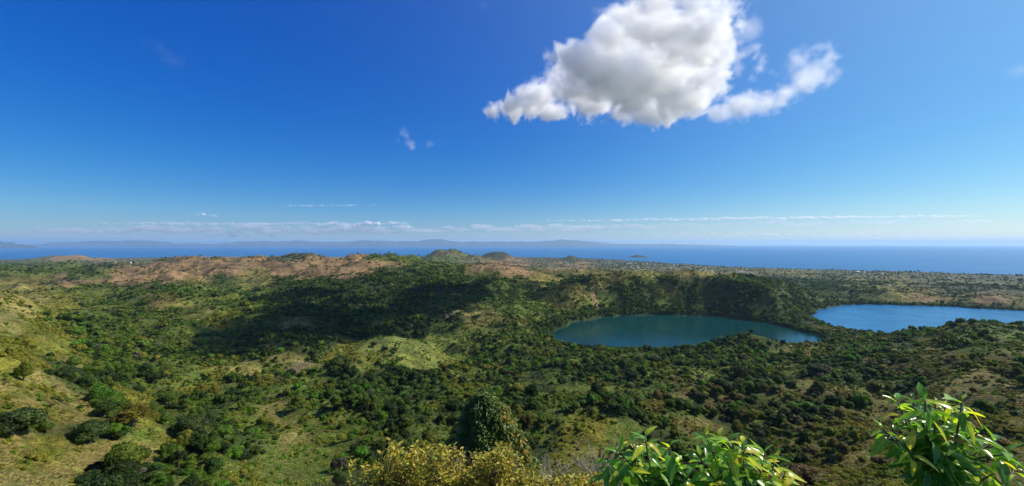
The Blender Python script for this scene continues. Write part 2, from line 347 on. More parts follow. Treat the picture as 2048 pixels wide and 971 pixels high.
def mat_foliage(name, rough=.6, spec=.25, trans=.22, nscale=2.0, sheen=False):
    m, n, out = new_mat(name); L = n.links.new
    a = N(n, 'ShaderNodeAttribute', attribute_name='tint', attribute_type='INSTANCER')
    tc = N(n, 'ShaderNodeTexCoord'); n1 = N(n, 'ShaderNodeTexNoise', Scale=nscale, Detail=3.0); L(tc.outputs['Object'], n1.inputs['Vector'])
    mr = N(n, 'ShaderNodeMapRange'); mr.inputs[1].default_value = .3; mr.inputs[2].default_value = .7; mr.inputs[3].default_value = .62; mr.inputs[4].default_value = 1.45
    L(n1.outputs['Fac'], mr.inputs[0])
    vm = N(n, 'ShaderNodeVectorMath', operation='SCALE'); L(a.outputs['Color'], vm.inputs[0]); L(mr.outputs[0], vm.inputs['Scale'])
    p = N(n, 'ShaderNodeBsdfPrincipled', Roughness=rough); p.inputs['Specular IOR Level'].default_value = spec; L(vm.outputs[0], p.inputs['Base Color'])
    if trans > 0:
        t = N(n, 'ShaderNodeBsdfTranslucent'); v2 = N(n, 'ShaderNodeVectorMath', operation='MULTIPLY'); L(vm.outputs[0], v2.inputs[0]); v2.inputs[1].default_value = (1.5, 1.7, .6)
        L(v2.outputs[0], t.inputs[0]); mx = N(n, 'ShaderNodeMixShader', Fac=trans); L(p.outputs[0], mx.inputs[1]); L(t.outputs[0], mx.inputs[2]); L(mx.outputs[0], out.inputs[0])
    else: L(p.outputs[0], out.inputs[0])
    return m
def mat_plain(name, col, rough=.8, var=.25, sc=6.0):
    m, n, out = new_mat(name); L = n.links.new
    p = N(n, 'ShaderNodeBsdfPrincipled', Roughness=rough)
    tc = N(n, 'ShaderNodeTexCoord'); n1 = N(n, 'ShaderNodeTexNoise', Scale=sc, Detail=4.0); L(tc.outputs['Object'], n1.inputs['Vector'])
    mr = N(n, 'ShaderNodeMapRange'); mr.inputs[3].default_value = 1 - var; mr.inputs[4].default_value = 1 + var; L(n1.outputs['Fac'], mr.inputs[0])
    vm = N(n, 'ShaderNodeVectorMath', operation='SCALE'); vm.inputs[0].default_value = col; L(mr.outputs[0], vm.inputs['Scale']); L(vm.outputs[0], p.inputs['Base Color'])
    L(p.outputs[0], out.inputs[0]); return m
def mat_volume(name, col, dens, aniso=0.0):
    m, n, out = new_mat(name)
    p = N(n, 'ShaderNodeVolumePrincipled', Density=dens, Anisotropy=aniso); p.inputs['Color'].default_value = (*col, 1)
    n.links.new(p.outputs[0], out.inputs['Volume']); return m
def mat_leaf(name, spec=.42, rough=.24, trans=.42):
    """leaf with a paler midrib; uv-free: x of the leaf is across, y along"""
    m, n, out = new_mat(name); L = n.links.new
    a = N(n, 'ShaderNodeAttribute', attribute_name='tint', attribute_type='INSTANCER')
    tc = N(n, 'ShaderNodeTexCoord'); sp = N(n, 'ShaderNodeSeparateXYZ'); L(tc.outputs['Object'], sp.inputs[0])
    ab = N(n, 'ShaderNodeMath', operation='ABSOLUTE'); L(sp.outputs[0], ab.inputs[0])
    mr = N(n, 'ShaderNodeMapRange'); mr.inputs[1].default_value = .004; mr.inputs[2].default_value = .014; mr.inputs[3].default_value = 1.7; mr.inputs[4].default_value = 1.0; L(ab.outputs[0], mr.inputs[0])
    n1 = N(n, 'ShaderNodeTexNoise', Scale=5.0, Detail=3.0); L(tc.outputs['Object'], n1.inputs['Vector'])
    m2 = N(n, 'ShaderNodeMapRange'); m2.inputs[1].default_value = .3; m2.inputs[2].default_value = .7; m2.inputs[3].default_value = .8; m2.inputs[4].default_value = 1.2; L(n1.outputs['Fac'], m2.inputs[0])
    mu = N(n, 'ShaderNodeMath', operation='MULTIPLY'); L(mr.outputs[0], mu.inputs[0]); L(m2.outputs[0], mu.inputs[1])
    vm = N(n, 'ShaderNodeVectorMath', operation='SCALE'); L(a.outputs['Color'], vm.inputs[0]); L(mu.outputs[0], vm.inputs['Scale'])
    p = N(n, 'ShaderNodeBsdfPrincipled', Roughness=rough); p.inputs['Specular IOR Level'].default_value = spec; L(vm.outputs[0], p.inputs['Base Color'])
    t = N(n, 'ShaderNodeBsdfTranslucent'); v2 = N(n, 'ShaderNodeVectorMath', operation='MULTIPLY'); L(vm.outputs[0], v2.inputs[0]); v2.inputs[1].default_value = (2.2, 2.2, .6)
    L(v2.outputs[0], t.inputs[0]); mx = N(n, 'ShaderNodeMixShader', Fac=trans); L(p.outputs[0], mx.inputs[1]); L(t.outputs[0], mx.inputs[2]); L(mx.outputs[0], out.inputs[0])
    return m
M_GROUND = mat_ground()
M_LAKE = mat_water('lake_water', (0.002, 0.040, 0.042), .10, .25, .012, .25, .30)
M_LAKE2 = mat_water('bright_lake_water', (0.012, 0.130, 0.290), .25, .35, .012, .3, .25)
M_SEA = mat_water('sea_water', (0.001, 0.115, 0.300), .35, .02, .0006, .6, .32)
M_FOL = mat_foliage('foliage', spec=.12, trans=.25); M_FOLN = mat_foliage('near_foliage', rough=.5, spec=.2, trans=.28, nscale=1.2)
M_BARK = mat_plain('bark', (.13, .10, .075)); M_TWIG = mat_plain('dry_twig', (.30, .26, .21), sc=20)
M_STEM = mat_plain('green_brown_stem', (.09, .075, .04), sc=20)
M_LEAF = mat_leaf('glossy_leaf'); M_LEAFY = mat_leaf('small_leaf', spec=.35, rough=.45, trans=.3)
M_WALL = mat_plain('whitewashed_wall', (.55, .52, .46), var=.1, sc=.5); M_ROOF = mat_plain('pale_metal_roof', (.55, .55, .53), rough=.5, var=.12, sc=.6)
M_RROOF = mat_plain('rusty_metal_roof', (.34, .17, .10), rough=.7, var=.2, sc=.6)
M_MOUNT = mat_plain('wooded_mountain', (.05, .065, .05), var=.3, sc=.0006)

# ------------------------------------------------------------------ the ground, one sheet
def build_ground():
    fine = np.arange(-68, 68.001, .22)
    rest = np.arange(71, 289.1, 3.0)
    A = np.radians(np.concatenate([fine, rest])); nA = len(A)
    R = [0.0, .8]; 
    while R[-1] < 11500:
        R.append(R[-1] * (1.0105 if R[-1] > 60 else 1.06) + .05)
    R = np.array(R[1:]); nR = len(R)
    AA, RR = np.meshgrid(A, R, indexing='ij')
    X = (np.sin(AA) * RR).ravel(); Y = (np.cos(AA) * RR).ravel()
    z = height(X, Y)
    w = cover(X, Y, z)
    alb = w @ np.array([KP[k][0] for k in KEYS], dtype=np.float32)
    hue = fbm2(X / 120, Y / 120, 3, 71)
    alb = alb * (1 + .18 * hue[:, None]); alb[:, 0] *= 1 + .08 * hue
    # paths, fields and bare soil patches
    pl = sstep(3000, 3800, np.hypot(X, Y)) * sstep(.32, .5, noise2(X / 260, Y / 420, 7))
    alb = alb * (1 - pl[:, None]) + pl[:, None] * np.array([.12, .112, .052])
    for (bx, by, bY, rx, ry, col) in ((597, 745, 560, 13, 26, (.25, .19, .10)), (1190, 600, 1330, 10, 50, (.30, .19, .11)), (1300, 805, 400, 12, 8, (.16, .075, .05)), (905, 632, 1050, 14, 45, (.26, .19, .11)),
                                      (820, 710, 690, 60, 45, (.16, .175, .045)), (60, 745, 260, 10, 14, (.36, .25, .15)), (994, 512, 7000, 260, 330, (.050, .052, .030)), (890, 512, 5500, 420, 380, (.125, .105, .048)), (782, 512, 4200, 260, 300, (.06, .07, .022)), (1000, 527, 3350, 260, 190, (.235, .135, .078)), (1141, 515, 6200, 220, 240, (.07, .07, .035)), (1345, 536, 5300, 50, 60, (.12, .26, .06)), (1560, 770, 520, 14, 16, (.30, .20, .10)), (1900, 720, 470, 14, 60, (.26, .18, .07)), (1790, 705, 640, 26, 5, (.30, .20, .09))):
        cx = (bx - CX) / F * bY
        q = ((X - cx) / rx) ** 2 + ((Y - bY) / ry) ** 2 + .7 * noise2(X / rx * 1.3, Y / ry * 1.3, 8)
        k = sstep(1.25, .55, q)[:, None]; alb = alb * (1 - k) + k * np.array(col)
    bank = np.minimum(sdf(LAKE1, X, Y), sdf(LAKE2, X, Y)); bk = (sstep(30, 14, bank))[:, None]; alb = alb * (1 - bk) + bk * np.array([.04, .055, .018])
    shore = sstep(60, 5, np.abs(coast(CX + F * X / np.maximum(Y, np.hypot(X, Y) * .42), X) - Y)) * (noise2(X / 600, Y * 0, 13) > .1); alb = alb * (1 - shore[:, None]) + shore[:, None] * np.array([.45, .38, .26])
    i, j = np.meshgrid(np.arange(nA), np.arange(nR - 1), indexing='ij'); i2 = (i + 1) % nA
    Fq = np.stack([i * nR + j, i2 * nR + j, i2 * nR + j + 1, i * nR + j + 1], -1).reshape(-1, 4)[:, ::-1]
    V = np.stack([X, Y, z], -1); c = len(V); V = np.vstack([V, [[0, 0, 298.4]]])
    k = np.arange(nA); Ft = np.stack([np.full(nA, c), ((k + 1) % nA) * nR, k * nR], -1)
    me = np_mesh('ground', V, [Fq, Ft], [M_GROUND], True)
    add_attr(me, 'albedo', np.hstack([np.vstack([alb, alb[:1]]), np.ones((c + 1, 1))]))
    return tag(obj('ground', me), kind='structure')
build_ground()
# sea: a disc far past the horizon, in rings so that its triangles stay well shaped
def disc(name, rings, n, z, m):
    V = [(0, 0, z)]; Fc = []
    for r in rings:
        for k in range(n): a = 2 * math.pi * k / n; V.append((r * math.sin(a), r * math.cos(a), z))
    T = [(0, 1 + (k + 1) % n, 1 + k) for k in range(n)]
    for i in range(len(rings) - 1):
        for k in range(n): a = 1 + i * n + k; b = 1 + i * n + (k + 1) % n; Fc.append((a, b, b + n, a + n))
    return obj(name, np_mesh(name, V, [np.array(Fc), np.array(T)], [m]))
SEA_R = 88000
tag(disc('sea', [1000, 3000, 7000, 14000, 26000, 50000, SEA_R], 128, 0, M_SEA), kind='structure')
def lake(name, P, m):
    c = P.mean(0); Q = c + (P - c) * 1.03
    V = np.vstack([np.column_stack([Q, np.full(len(Q), LAKE_Z)]), [[c[0], c[1], LAKE_Z]]]); n = len(Q); k = np.arange(n)
    ar = np.sum(Q[:, 0] * np.roll(Q[:, 1], -1) - Q[:, 1] * np.roll(Q[:, 0], -1))
    T = np.stack([k, (k + 1) % n, np.full(n, n)], -1)
    if ar < 0: T = T[:, ::-1]
    return tag(obj(name, np_mesh(name, V, T, [m])), kind='structure')
lake('crater_lake', LAKE1, M_LAKE); lake('far_crater_lake', LAKE2, M_LAKE2)

# mainland mountains across the sea
def mountains():
    prof_px = [-300, -120, 0, 50, 100, 160, 230, 300, 350, 420, 480, 540, 600, 640, 690, 720, 770, 830, 855, 880, 905, 930, 980, 1040, 1090, 1130, 1165, 1200, 1300, 1340, 1400, 1460, 1500]
    prof_h = [6, 12, 4, 3, 6, 8, 11, 9, 6, 5, 8, 9, 10, 7, 8, 11, 9, 9.5, 12, 13.5, 10, 8, 8.5, 8, 10, 13, 10, 6, 4, 5, 3, 2, 0]
    pts = np.arange(-300, 1501, 4.0); n = len(pts); V = []; D = [-1500, -700, -250, 0, 300, 900, 1800]; S_ = [0, .35, .75, 1, .8, .4, 0]
    for d, s in zip(D, S_):
        Y = 47000 + d * 2; hh = np.interp(pts, prof_px, prof_h) * (1 + .10 * noise2(pts / 22, pts * 0 + d / 500, 61) + .08 * noise2(pts / 9, pts * 0 + d / 300, 62))
        z = (H + (hh * 1.7 - 9) * .5 / F * 47000) * s * (1 + (0 if s == 1 else .15 * noise2(pts / 14, pts * 0 + d / 200, 63))) * np.clip((1500 - pts) / 60, 0, 1)
        V.append(np.stack([(pts - CX) / F * Y, pts * 0 + Y, np.clip(z, -5, 692)], -1))
    V = np.concatenate(V); i, j = np.meshgrid(np.arange(len(D) - 1), np.arange(n - 1), indexing='ij')
    Fq = np.stack([i * n + j, i * n + j + 1, (i + 1) * n + j + 1, (i + 1) * n + j], -1).reshape(-1, 4)
    tag(obj('mainland_mountains', np_mesh('mainland_mountains', V, Fq, [M_MOUNT], True)), kind='structure')
    # the nearer dark headland at far left
    pts = np.arange(-300, 95, 4.0); n = len(pts); V = []
    for d, s in zip(D, S_):
        Y = 30000 + d; hh = np.interp(pts, [-300, -150, -40, 0, 40, 70, 95], [2, 5, 3, 2, 0, -4, -12]) * (1 + .1 * noise2(pts / 15, pts * 0, 65))
        z = np.maximum(H + hh / F * 30000, -4) * s * (1 + .12 * noise2(pts / 12, pts * 0 + d / 200, 66))
        V.append(np.stack([(pts - CX) / F * Y, pts * 0 + Y, z - 2], -1))
    V = np.concatenate(V); i, j = np.meshgrid(np.arange(len(D) - 1), np.arange(n - 1), indexing='ij')
    Fq = np.stack([i * n + j, i * n + j + 1, (i + 1) * n + j + 1, (i + 1) * n + j], -1).reshape(-1, 4)
    tag(obj('headland', np_mesh('headland', V, Fq, [M_MOUNT], True)), kind='structure')
mountains()
def island():
    cx, cy = (1278 - CX) / F * 9600, 9600; g = 41; a = np.linspace(-1, 1, g); U, Vv = np.meshgrid(a, a, indexing='ij')
    U = U.ravel(); Vv = Vv.ravel(); q = U ** 2 + Vv ** 2
    z = np.clip(46 * np.exp(-2.2 * ((U + .15) ** 2 + Vv ** 2)) + 10 * ridge2(U * 2, Vv * 2, 3, 5) * (1 - q) - 16 * q, -8, 99)
    V = np.stack([cx + U * 275, cy + Vv * 260, z], -1); i, j = np.meshgrid(np.arange(g - 1), np.arange(g - 1), indexing='ij')
    Fq = np.stack([i * g + j, (i + 1) * g + j, (i + 1) * g + j + 1, i * g + j + 1], -1).reshape(-1, 4)
    me = np_mesh('island', V, Fq, [M_GROUND], True); add_attr(me, 'albedo', np.tile([.05, .055, .03, 1], (len(V), 1)))
    tag(obj('island', me), kind='structure')
island()

# ------------------------------------------------------------------ crowns
def ico(sub):
    t = (1 + 5 ** .5) / 2
    v = [(-1, t, 0), (1, t, 0), (-1, -t, 0), (1, -t, 0), (0, -1, t), (0, 1, t), (0, -1, -t), (0, 1, -t), (t, 0, -1), (t, 0, 1), (-t, 0, -1), (-t, 0, 1)]
    f = [(0, 11, 5), (0, 5, 1), (0, 1, 7), (0, 7, 10), (0, 10, 11), (1, 5, 9), (5, 11, 4), (11, 10, 2), (10, 7, 6), (7, 1, 8), (3, 9, 4), (3, 4, 2), (3, 2, 6), (3, 6, 8), (3, 8, 9), (4, 9, 5), (2, 4, 11), (6, 2, 10), (8, 6, 7), (9, 8, 1)]
    v = [Vector(x).normalized() for x in v]
    for _ in range(sub):
        c = {}; nf = []
        def mid(a, b):
            k = (min(a, b), max(a, b))
            if k not in c: c[k] = len(v); v.append(((v[a] + v[b]) / 2).normalized())
            return c[k]
        for a, b, d in f:
            x, y, z = mid(a, b), mid(b, d), mid(d, a); nf += [(a, x, z), (b, y, x), (d, z, y), (x, y, z)]
        f = nf
    return np.array([tuple(x) for x in v]), np.array(f)
ICO1 = ico(1); ICO2 = ico(2)
def crown(seed, lobes, cards, size, spread=(1, 1, .8), lobe_r=(.32, .5), base=.25, core=True, top_bias=0.3):
    """unit crown (radius about 1, centred on z = 0): lobes with many small leaf clumps over them"""
    r = np.random.default_rng(seed); V = []; T = []; Q = []; nv = 0
    cs = []
    for k in range(lobes):
        while True:
            d = r.normal(size=3); d /= np.linalg.norm(d)
            if d[2] > -.45: break
        rr = r.uniform(*lobe_r); q = (1 - rr) * r.uniform(.55, 1.05)
        cs.append((d * q * np.array(spread) + np.array([0, 0, top_bias * r.uniform(0, .4)]), rr))
    for c, rr in cs:
        if core:
            v, f = ICO1; n = noise3(v[:, 0] * 1.7 + c[0] * 5, v[:, 1] * 1.7 + c[1] * 5, v[:, 2] * 1.7, seed)
            V.append(c + v * (rr * (.80 + .22 * n))[:, None] * np.array([1, 1, .85])); T.append(f + nv); nv += len(v)
        d = r.normal(size=(cards, 3)); d /= np.linalg.norm(d, axis=1)[:, None]; d[:, 2] = np.where(d[:, 2] < -.5, -d[:, 2], d[:, 2])
        p = c + d * rr * r.uniform(.78, 1.12, size=(cards, 1)) * np.array([1, 1, .85])
        nn = d + r.normal(size=(cards, 3)) * .55; nn /= np.linalg.norm(nn, axis=1)[:, None]
        u = np.cross(nn, r.normal(size=(cards, 3))); u /= np.linalg.norm(u, axis=1)[:, None]; w = np.cross(nn, u)
        s = size * r.uniform(.6, 1.4, size=(cards, 1)); e = r.uniform(.5, 1.0, size=(cards, 1))
        P = np.stack([p - u * s, p - w * s * e, p + u * s, p + w * s * e], 1).reshape(-1, 3); V.append(P)
        k = np.arange(cards) * 4 + nv; Q.append(np.stack([k, k + 1, k + 2, k + 3], -1)); nv += cards * 4
    return np.concatenate(V), ([np.concatenate(Q)] + ([np.concatenate(T)] if T else []))
def trunk_mb(h, r, seed, limbs=3, spread=.45, top=1.0):
    rd = random.Random(seed); mb = MB()
    p0 = Vector((0, 0, -1.0 * h)); j = Vector((rd.uniform(-.06, .06), rd.uniform(-.06, .06), -.45 * h))
    mb.tube([p0, (p0 + j) / 2 + Vector((.02, .01, 0)), j, Vector((0, 0, .1 * top))], [r * 1.25, r, r * .85, r * .35], 6)
    for k in range(limbs):
        a = 2 * math.pi * k / limbs + rd.uniform(-.4, .4); e = Vector((math.cos(a) * spread, math.sin(a) * spread, rd.uniform(.0, .35) * top))
        mb.tube([j, j.lerp(e, .5) + Vector((0, 0, -.04)), e], [r * .6, r * .4, r * .15], 5)
    return mb
# tree kinds: (crown mesh, trunk mesh, joined mesh). Crown radius 1; z 0 is the crown centre, trunk foot at z -H0
def make_proto(name, seed, lobes, cards, size, spread, lobe_r, foot, mat, near, **kw):
    V, Fl = crown(seed, lobes, cards, size, spread, lobe_r, **kw)
    V = V + np.array([0, 0, foot])
    cm = np_mesh(name + '_crown', V, Fl, [mat])
    tb = trunk_mb(foot, .075, seed); 
    for v in tb.v: v.z += foot
    tm = tb.mesh(name + '_trunk', [M_BARK])
    # joined copy for the uncountable rest
    tv = np.array([tuple(v) for v in tb.v]); n = len(V)
    Fj = [f for f in Fl] + [np.array(tb.q) + n, np.array(tb.t) + n]
    jm = np_mesh(name, np.vstack([V, tv]), Fj, [mat, M_BARK])
    nf = sum(len(f) for f in Fl); mi = np.zeros(len(jm.polygons), dtype=np.int32); mi[nf:] = 1; jm.polygons.foreach_set('material_index', mi)
    jo = bpy.data.objects.new(name + '_source', jm)
    return dict(crown=cm, trunk=tm, src=jo)
NEAR = [make_proto('tree_a', 1, 13, 330, .050, (1, 1, .75), (.30, .46), .80, M_FOLN, True),
        make_proto('tree_b', 2, 16, 290, .050, (1.05, .9, .6), (.26, .42), .66, M_FOLN, True),
        make_proto('tree_c', 3, 10, 400, .052, (.85, .85, .95), (.34, .5), .92, M_FOLN, True),
        make_proto('tree_d', 4, 18, 190, .048, (1.1, 1.0, .6), (.2, .34), .72, M_FOLN, True, core=False)]
FAR = [make_proto('far_tree_a', 11, 7, 34, .15, (1, 1, .75), (.34, .52), .70, M_FOL, False),
       make_proto('far_tree_b', 12, 9, 30, .15, (1.1, .9, .6), (.30, .44), .6, M_FOL, False),
       make_proto('far_tree_c', 13, 5, 40, .16, (.85, .85, .9), (.42, .58), .75, M_FOL, False),
       make_proto('far_tree_d', 14, 9, 20, .15, (1, 1, .7), (.28, .42), .65, M_FOL, False, core=False)]
SHR = [make_proto('shrub_a', 21, 6, 60, .10, (1, 1, .6), (.36, .52), .35, M_FOL, False),
       make_proto('shrub_b', 22, 7, 50, .11, (1, .9, .55), (.3, .46), .3, M_FOL, False),
       make_proto('shrub_c', 23, 8, 50, .10, (1, 1, .7), (.25, .4), .4, M_FOL, False, core=False)]

def scatter_group(name, protos):
    """geometry nodes that put pick-by-index copies of the source meshes on the points"""
    col = bpy.data.collections.new(name + '_sources')
    for i, p in enumerate(protos):
        p.name = '%s_%02d_source' % (name, i); col.objects.link(p)
    g = bpy.data.node_groups.new(name + '_nodes', 'GeometryNodeTree')
    g.interface.new_socket('Geometry', in_out='INPUT', socket_type='NodeSocketGeometry'); g.interface.new_socket('Geometry', in_out='OUTPUT', socket_type='NodeSocketGeometry')
    gi = g.nodes.new('NodeGroupInput'); go = g.nodes.new('NodeGroupOutput'); L = g.links.new
    ci = g.nodes.new('GeometryNodeCollectionInfo'); ci.inputs[0].default_value = col; ci.inputs['Separate Children'].default_value = True; ci.inputs['Reset Children'].default_value = True
    ip = g.nodes.new('GeometryNodeInstanceOnPoints'); ip.inputs['Pick Instance'].default_value = True
    def na(nm, t): x = g.nodes.new('GeometryNodeInputNamedAttribute'); x.data_type = t; x.inputs['Name'].default_value = nm; return x
    a, b, c = na('idx', 'INT'), na('rot', 'FLOAT_VECTOR'), na('scl', 'FLOAT_VECTOR')
    L(gi.outputs[0], ip.inputs['Points']); L(ci.outputs[0], ip.inputs['Instance'])
    L(a.outputs['Attribute'], ip.inputs['Instance Index'])
    er = g.nodes.new('FunctionNodeEulerToRotation'); L(b.outputs['Attribute'], er.inputs[0]); L(er.outputs[0], ip.inputs['Rotation'])
    L(c.outputs['Attribute'], ip.inputs['Scale']); L(ip.outputs[0], go.inputs[0])
    return g
def stuff(name, P, rot, scl, idx, tint, protos, label, cat):
    me = bpy.data.meshes.new(name); me.vertices.add(len(P)); me.vertices.foreach_set('co', np.ascontiguousarray(P, dtype=np.float32).ravel())
    add_attr(me, 'idx', idx, 'INT'); add_attr(me, 'rot', rot, 'FLOAT_VECTOR'); add_attr(me, 'scl', scl, 'FLOAT_VECTOR')
    add_attr(me, 'tint', np.hstack([tint, np.ones((len(tint), 1))]))
    me.update(); o = obj(name, me); md = o.modifiers.new('scatter', 'NODES'); md.node_group = scatter_group(name, [p['src'] for p in protos])
    return tag(o, label, cat, kind='stuff')

# ------------------------------------------------------------------ where trees and shrubs stand
def candidates(n, r0, r1, power, half=66):
    A = np.radians(RNG.uniform(-half, half, n)); u = RNG.uniform(0, 1, n)
    R = (r0 ** power + u * (r1 ** power - r0 ** power)) ** (1 / power)
    return np.sin(A) * R, np.cos(A) * R
TG = {'D': (.031, .057, .009), 'G': (.082, .130, .013), 'V': (.085, .185, .013), 'O': (.145, .150, .016), 'Y': (.190, .190, .024), 'S': (.165, .130, .040), 'R': (.15, .10, .035), 'X': (.135, .125, .080)}
#         dark green         green             vivid green       olive            yellow-green       brown scrub        rusty         bare grey
MIX = {'B': 'GDOOS', 'T': 'GDOGYO', 'Y': 'YYOOGY', 'F': 'VGOYG', 'G': 'GGDVGDGYO', 'D': 'DDDGGDVDG', 'S': 'SSOOYGSOG', 'P': 'DDGDO'}
TN = np.array([TG[k] for k in 'DGVOYSRX']); TK = 'DGVOYSRX'
def pick_tint(w, rnd):
    cls = np.argmax(w * (.35 + RNG.uniform(0, 1, w.shape)), 1); out = np.zeros(len(w), int)
    for i, k in enumerate(KEYS):
        m = cls == i; s = np.array([TK.index(c) for c in MIX[k]])
        out[m] = s[(rnd[m] * len(s)).astype(int) % len(s)]
    return out
def ground_trees():
    sets = []
    for (n, r0, r1) in ((20000, 85, 420), (200000, 420, 1900), (82000, 1900, 3800), (47000, 3800, 9000)):
        X, Y = candidates(n, r0, r1, 2.0 if r1 < 3000 else 1.6)
        z = height(X, Y); w = cover(X, Y, z)
        dens = w @ np.array([KP[k][1] for k in KEYS]); 
        area = math.radians(132) / 2 * (r1 ** 2 - r0 ** 2); p = dens * area / n
        R = np.hypot(X, Y)
        clump = (sstep(-.3, .3, fbm2(X / 34, Y / 34, 3, 95)) * 1.5 + .10) * (.22 + 1.1 * sstep(-.32, .12, fbm2(X / 120 + 7, Y / 100, 3, 101))) * np.where(w[:, KEYS.index('D')] > .5, 1.25, 1)
        if r0 > 1800: p = p * 2.2 * (1.9 / (area / n * .01 + 1) + .3); clump = sstep(-.15, .3, fbm2(X / 130, Y / 80, 3, 96)) * 1.9 + .03
        lk = (z < LAKE_Z + 1.2) & ((sdf(LAKE1, X, Y) < 3) | (sdf(LAKE2, X, Y) < 3))
        ok = (RNG.uniform(0, 1, n) < p * clump) & ~lk & (z > 1.5)
        # keep the cover off the bare field patches
        for fx, fY, rx, ry in ((820, 690, 60, 45), (597, 560, 14, 26), (1190, 1330, 10, 45), (760, 640, 40, 30)):
            ok &= ((X - (fx - CX) / F * fY) / rx) ** 2 + ((Y - fY) / ry) ** 2 > 1
        X, Y, z, w, R = X[ok], Y[ok], z[ok], w[ok], R[ok]
        s = RNG.uniform(0, 1, len(X)); dk = w[:, KEYS.index('D')] + w[:, KEYS.index('G')]
        rad = (1.7 + 3.6 * s ** 2.0 + 1.0 * dk) * np.where(RNG.uniform(0, 1, len(X)) < .05, 1.45, 1) * (.62 + .38 * sstep(150, 450, R)) * (1 + .9 * sstep(1900, 5000, R))
        sets.append((X, Y, z, w, R, rad))
    for P in (LAKE1, LAKE2):                                        # the belt of trees that leans over the water
        c = P.mean(0); Q = np.repeat(P, 12, 0) + RNG.normal(0, 6, (len(P) * 12, 2)); d = Q - c; Q = Q + d / np.linalg.norm(d, axis=1)[:, None] * RNG.uniform(1, 26, (len(Q), 1))
        k = (sdf(P, Q[:, 0], Q[:, 1]) > 2.5) & (Q[:, 1] > 500); X, Y = Q[k, 0], Q[k, 1]; z = height(X, Y)
        sets.append((X, Y, z, np.eye(len(KEYS))[np.full(len(X), KEYS.index('D'))], np.hypot(X, Y), RNG.uniform(3, 6, len(X))))
    return [np.concatenate([s[i] for s in sets]) for i in range(6)]
TX, TY, TZ, TW, TR, TRad = ground_trees()
TT = pick_tint(TW, np.clip(.5 + .5 * fbm2(TX / 22, TY / 22, 2, 97) + RNG.uniform(-.28, .28, len(TX)), 0, .999))
TT[RNG.uniform(0, 1, len(TT)) < .02] = 7
TCOL = TN[TT] * RNG.uniform(.75, 1.35, (len(TX), 1)) * (1 + RNG.uniform(-.1, .1, (len(TX), 3)))
TROT = np.stack([RNG.uniform(-.08, .08, len(TX)), RNG.uniform(-.08, .08, len(TX)), RNG.uniform(0, 6.28, len(TX))], -1)
TSC = np.stack([TRad * RNG.uniform(.75, 1.35, len(TX)), TRad * RNG.uniform(.8, 1.2, len(TX)), TRad * RNG.uniform(.6, 1.3, len(TX))], -1)
TIDX = RNG.integers(0, 4, len(TX)); TIDX[(TT == 7)] = 3; TIDX[(TIDX == 3) & (TT != 7) & (RNG.uniform(0, 1, len(TX)) < .6)] = 1
def ground_shrubs():
    sets = []
    for (n, r0, r1) in ((130000, 60, 420), (350000, 420, 1500), (94000, 1500, 3000)):
        X, Y = candidates(n, r0, r1, 2.0); z = height(X, Y); w = cover(X, Y, z)
        dens = w @ np.array([KP[k][2] for k in KEYS]); area = math.radians(132) / 2 * (r1 ** 2 - r0 ** 2); p = dens * area / n * (2.6 if r1 < 1000 else (1.1 if r1 < 2000 else .5))
        clump = sstep(-.4, .45, fbm2(X / 15 + 4, Y / 15, 3, 98)) * 1.5 + .06
        lk = (z < LAKE_Z + 1.2) & ((sdf(LAKE1, X, Y) < 2) | (sdf(LAKE2, X, Y) < 2))
        ok = (RNG.uniform(0, 1, n) < p * clump) & ~lk & (z > 1.5)
        for fx, fY, rx, ry in ((597, 560, 10, 20),):
            ok &= ((X - (fx - CX) / F * fY) / rx) ** 2 + ((Y - fY) / ry) ** 2 > 1
        sets.append((X[ok], Y[ok], z[ok], w[ok]))
    return [np.concatenate([s[i] for s in sets]) for i in range(4)]
UX, UY, UZ, UW = ground_shrubs()
UR = np.hypot(UX, UY); URad = (.4 + 1.5 * RNG.uniform(0, 1, len(UX)) ** 2.2 + .5 * sstep(250, 500, UR)) * (1 + .5 * sstep(400, 1500, UR))
UT = pick_tint(UW, np.clip(.5 + .5 * fbm2(UX / 12, UY / 12, 2, 99) + RNG.uniform(-.4, .4, len(UX)), 0, .999))
UCOL = TN[UT] * RNG.uniform(.9, 1.6, (len(UX), 1))
print('trees', len(TX), 'shrubs', len(UX))

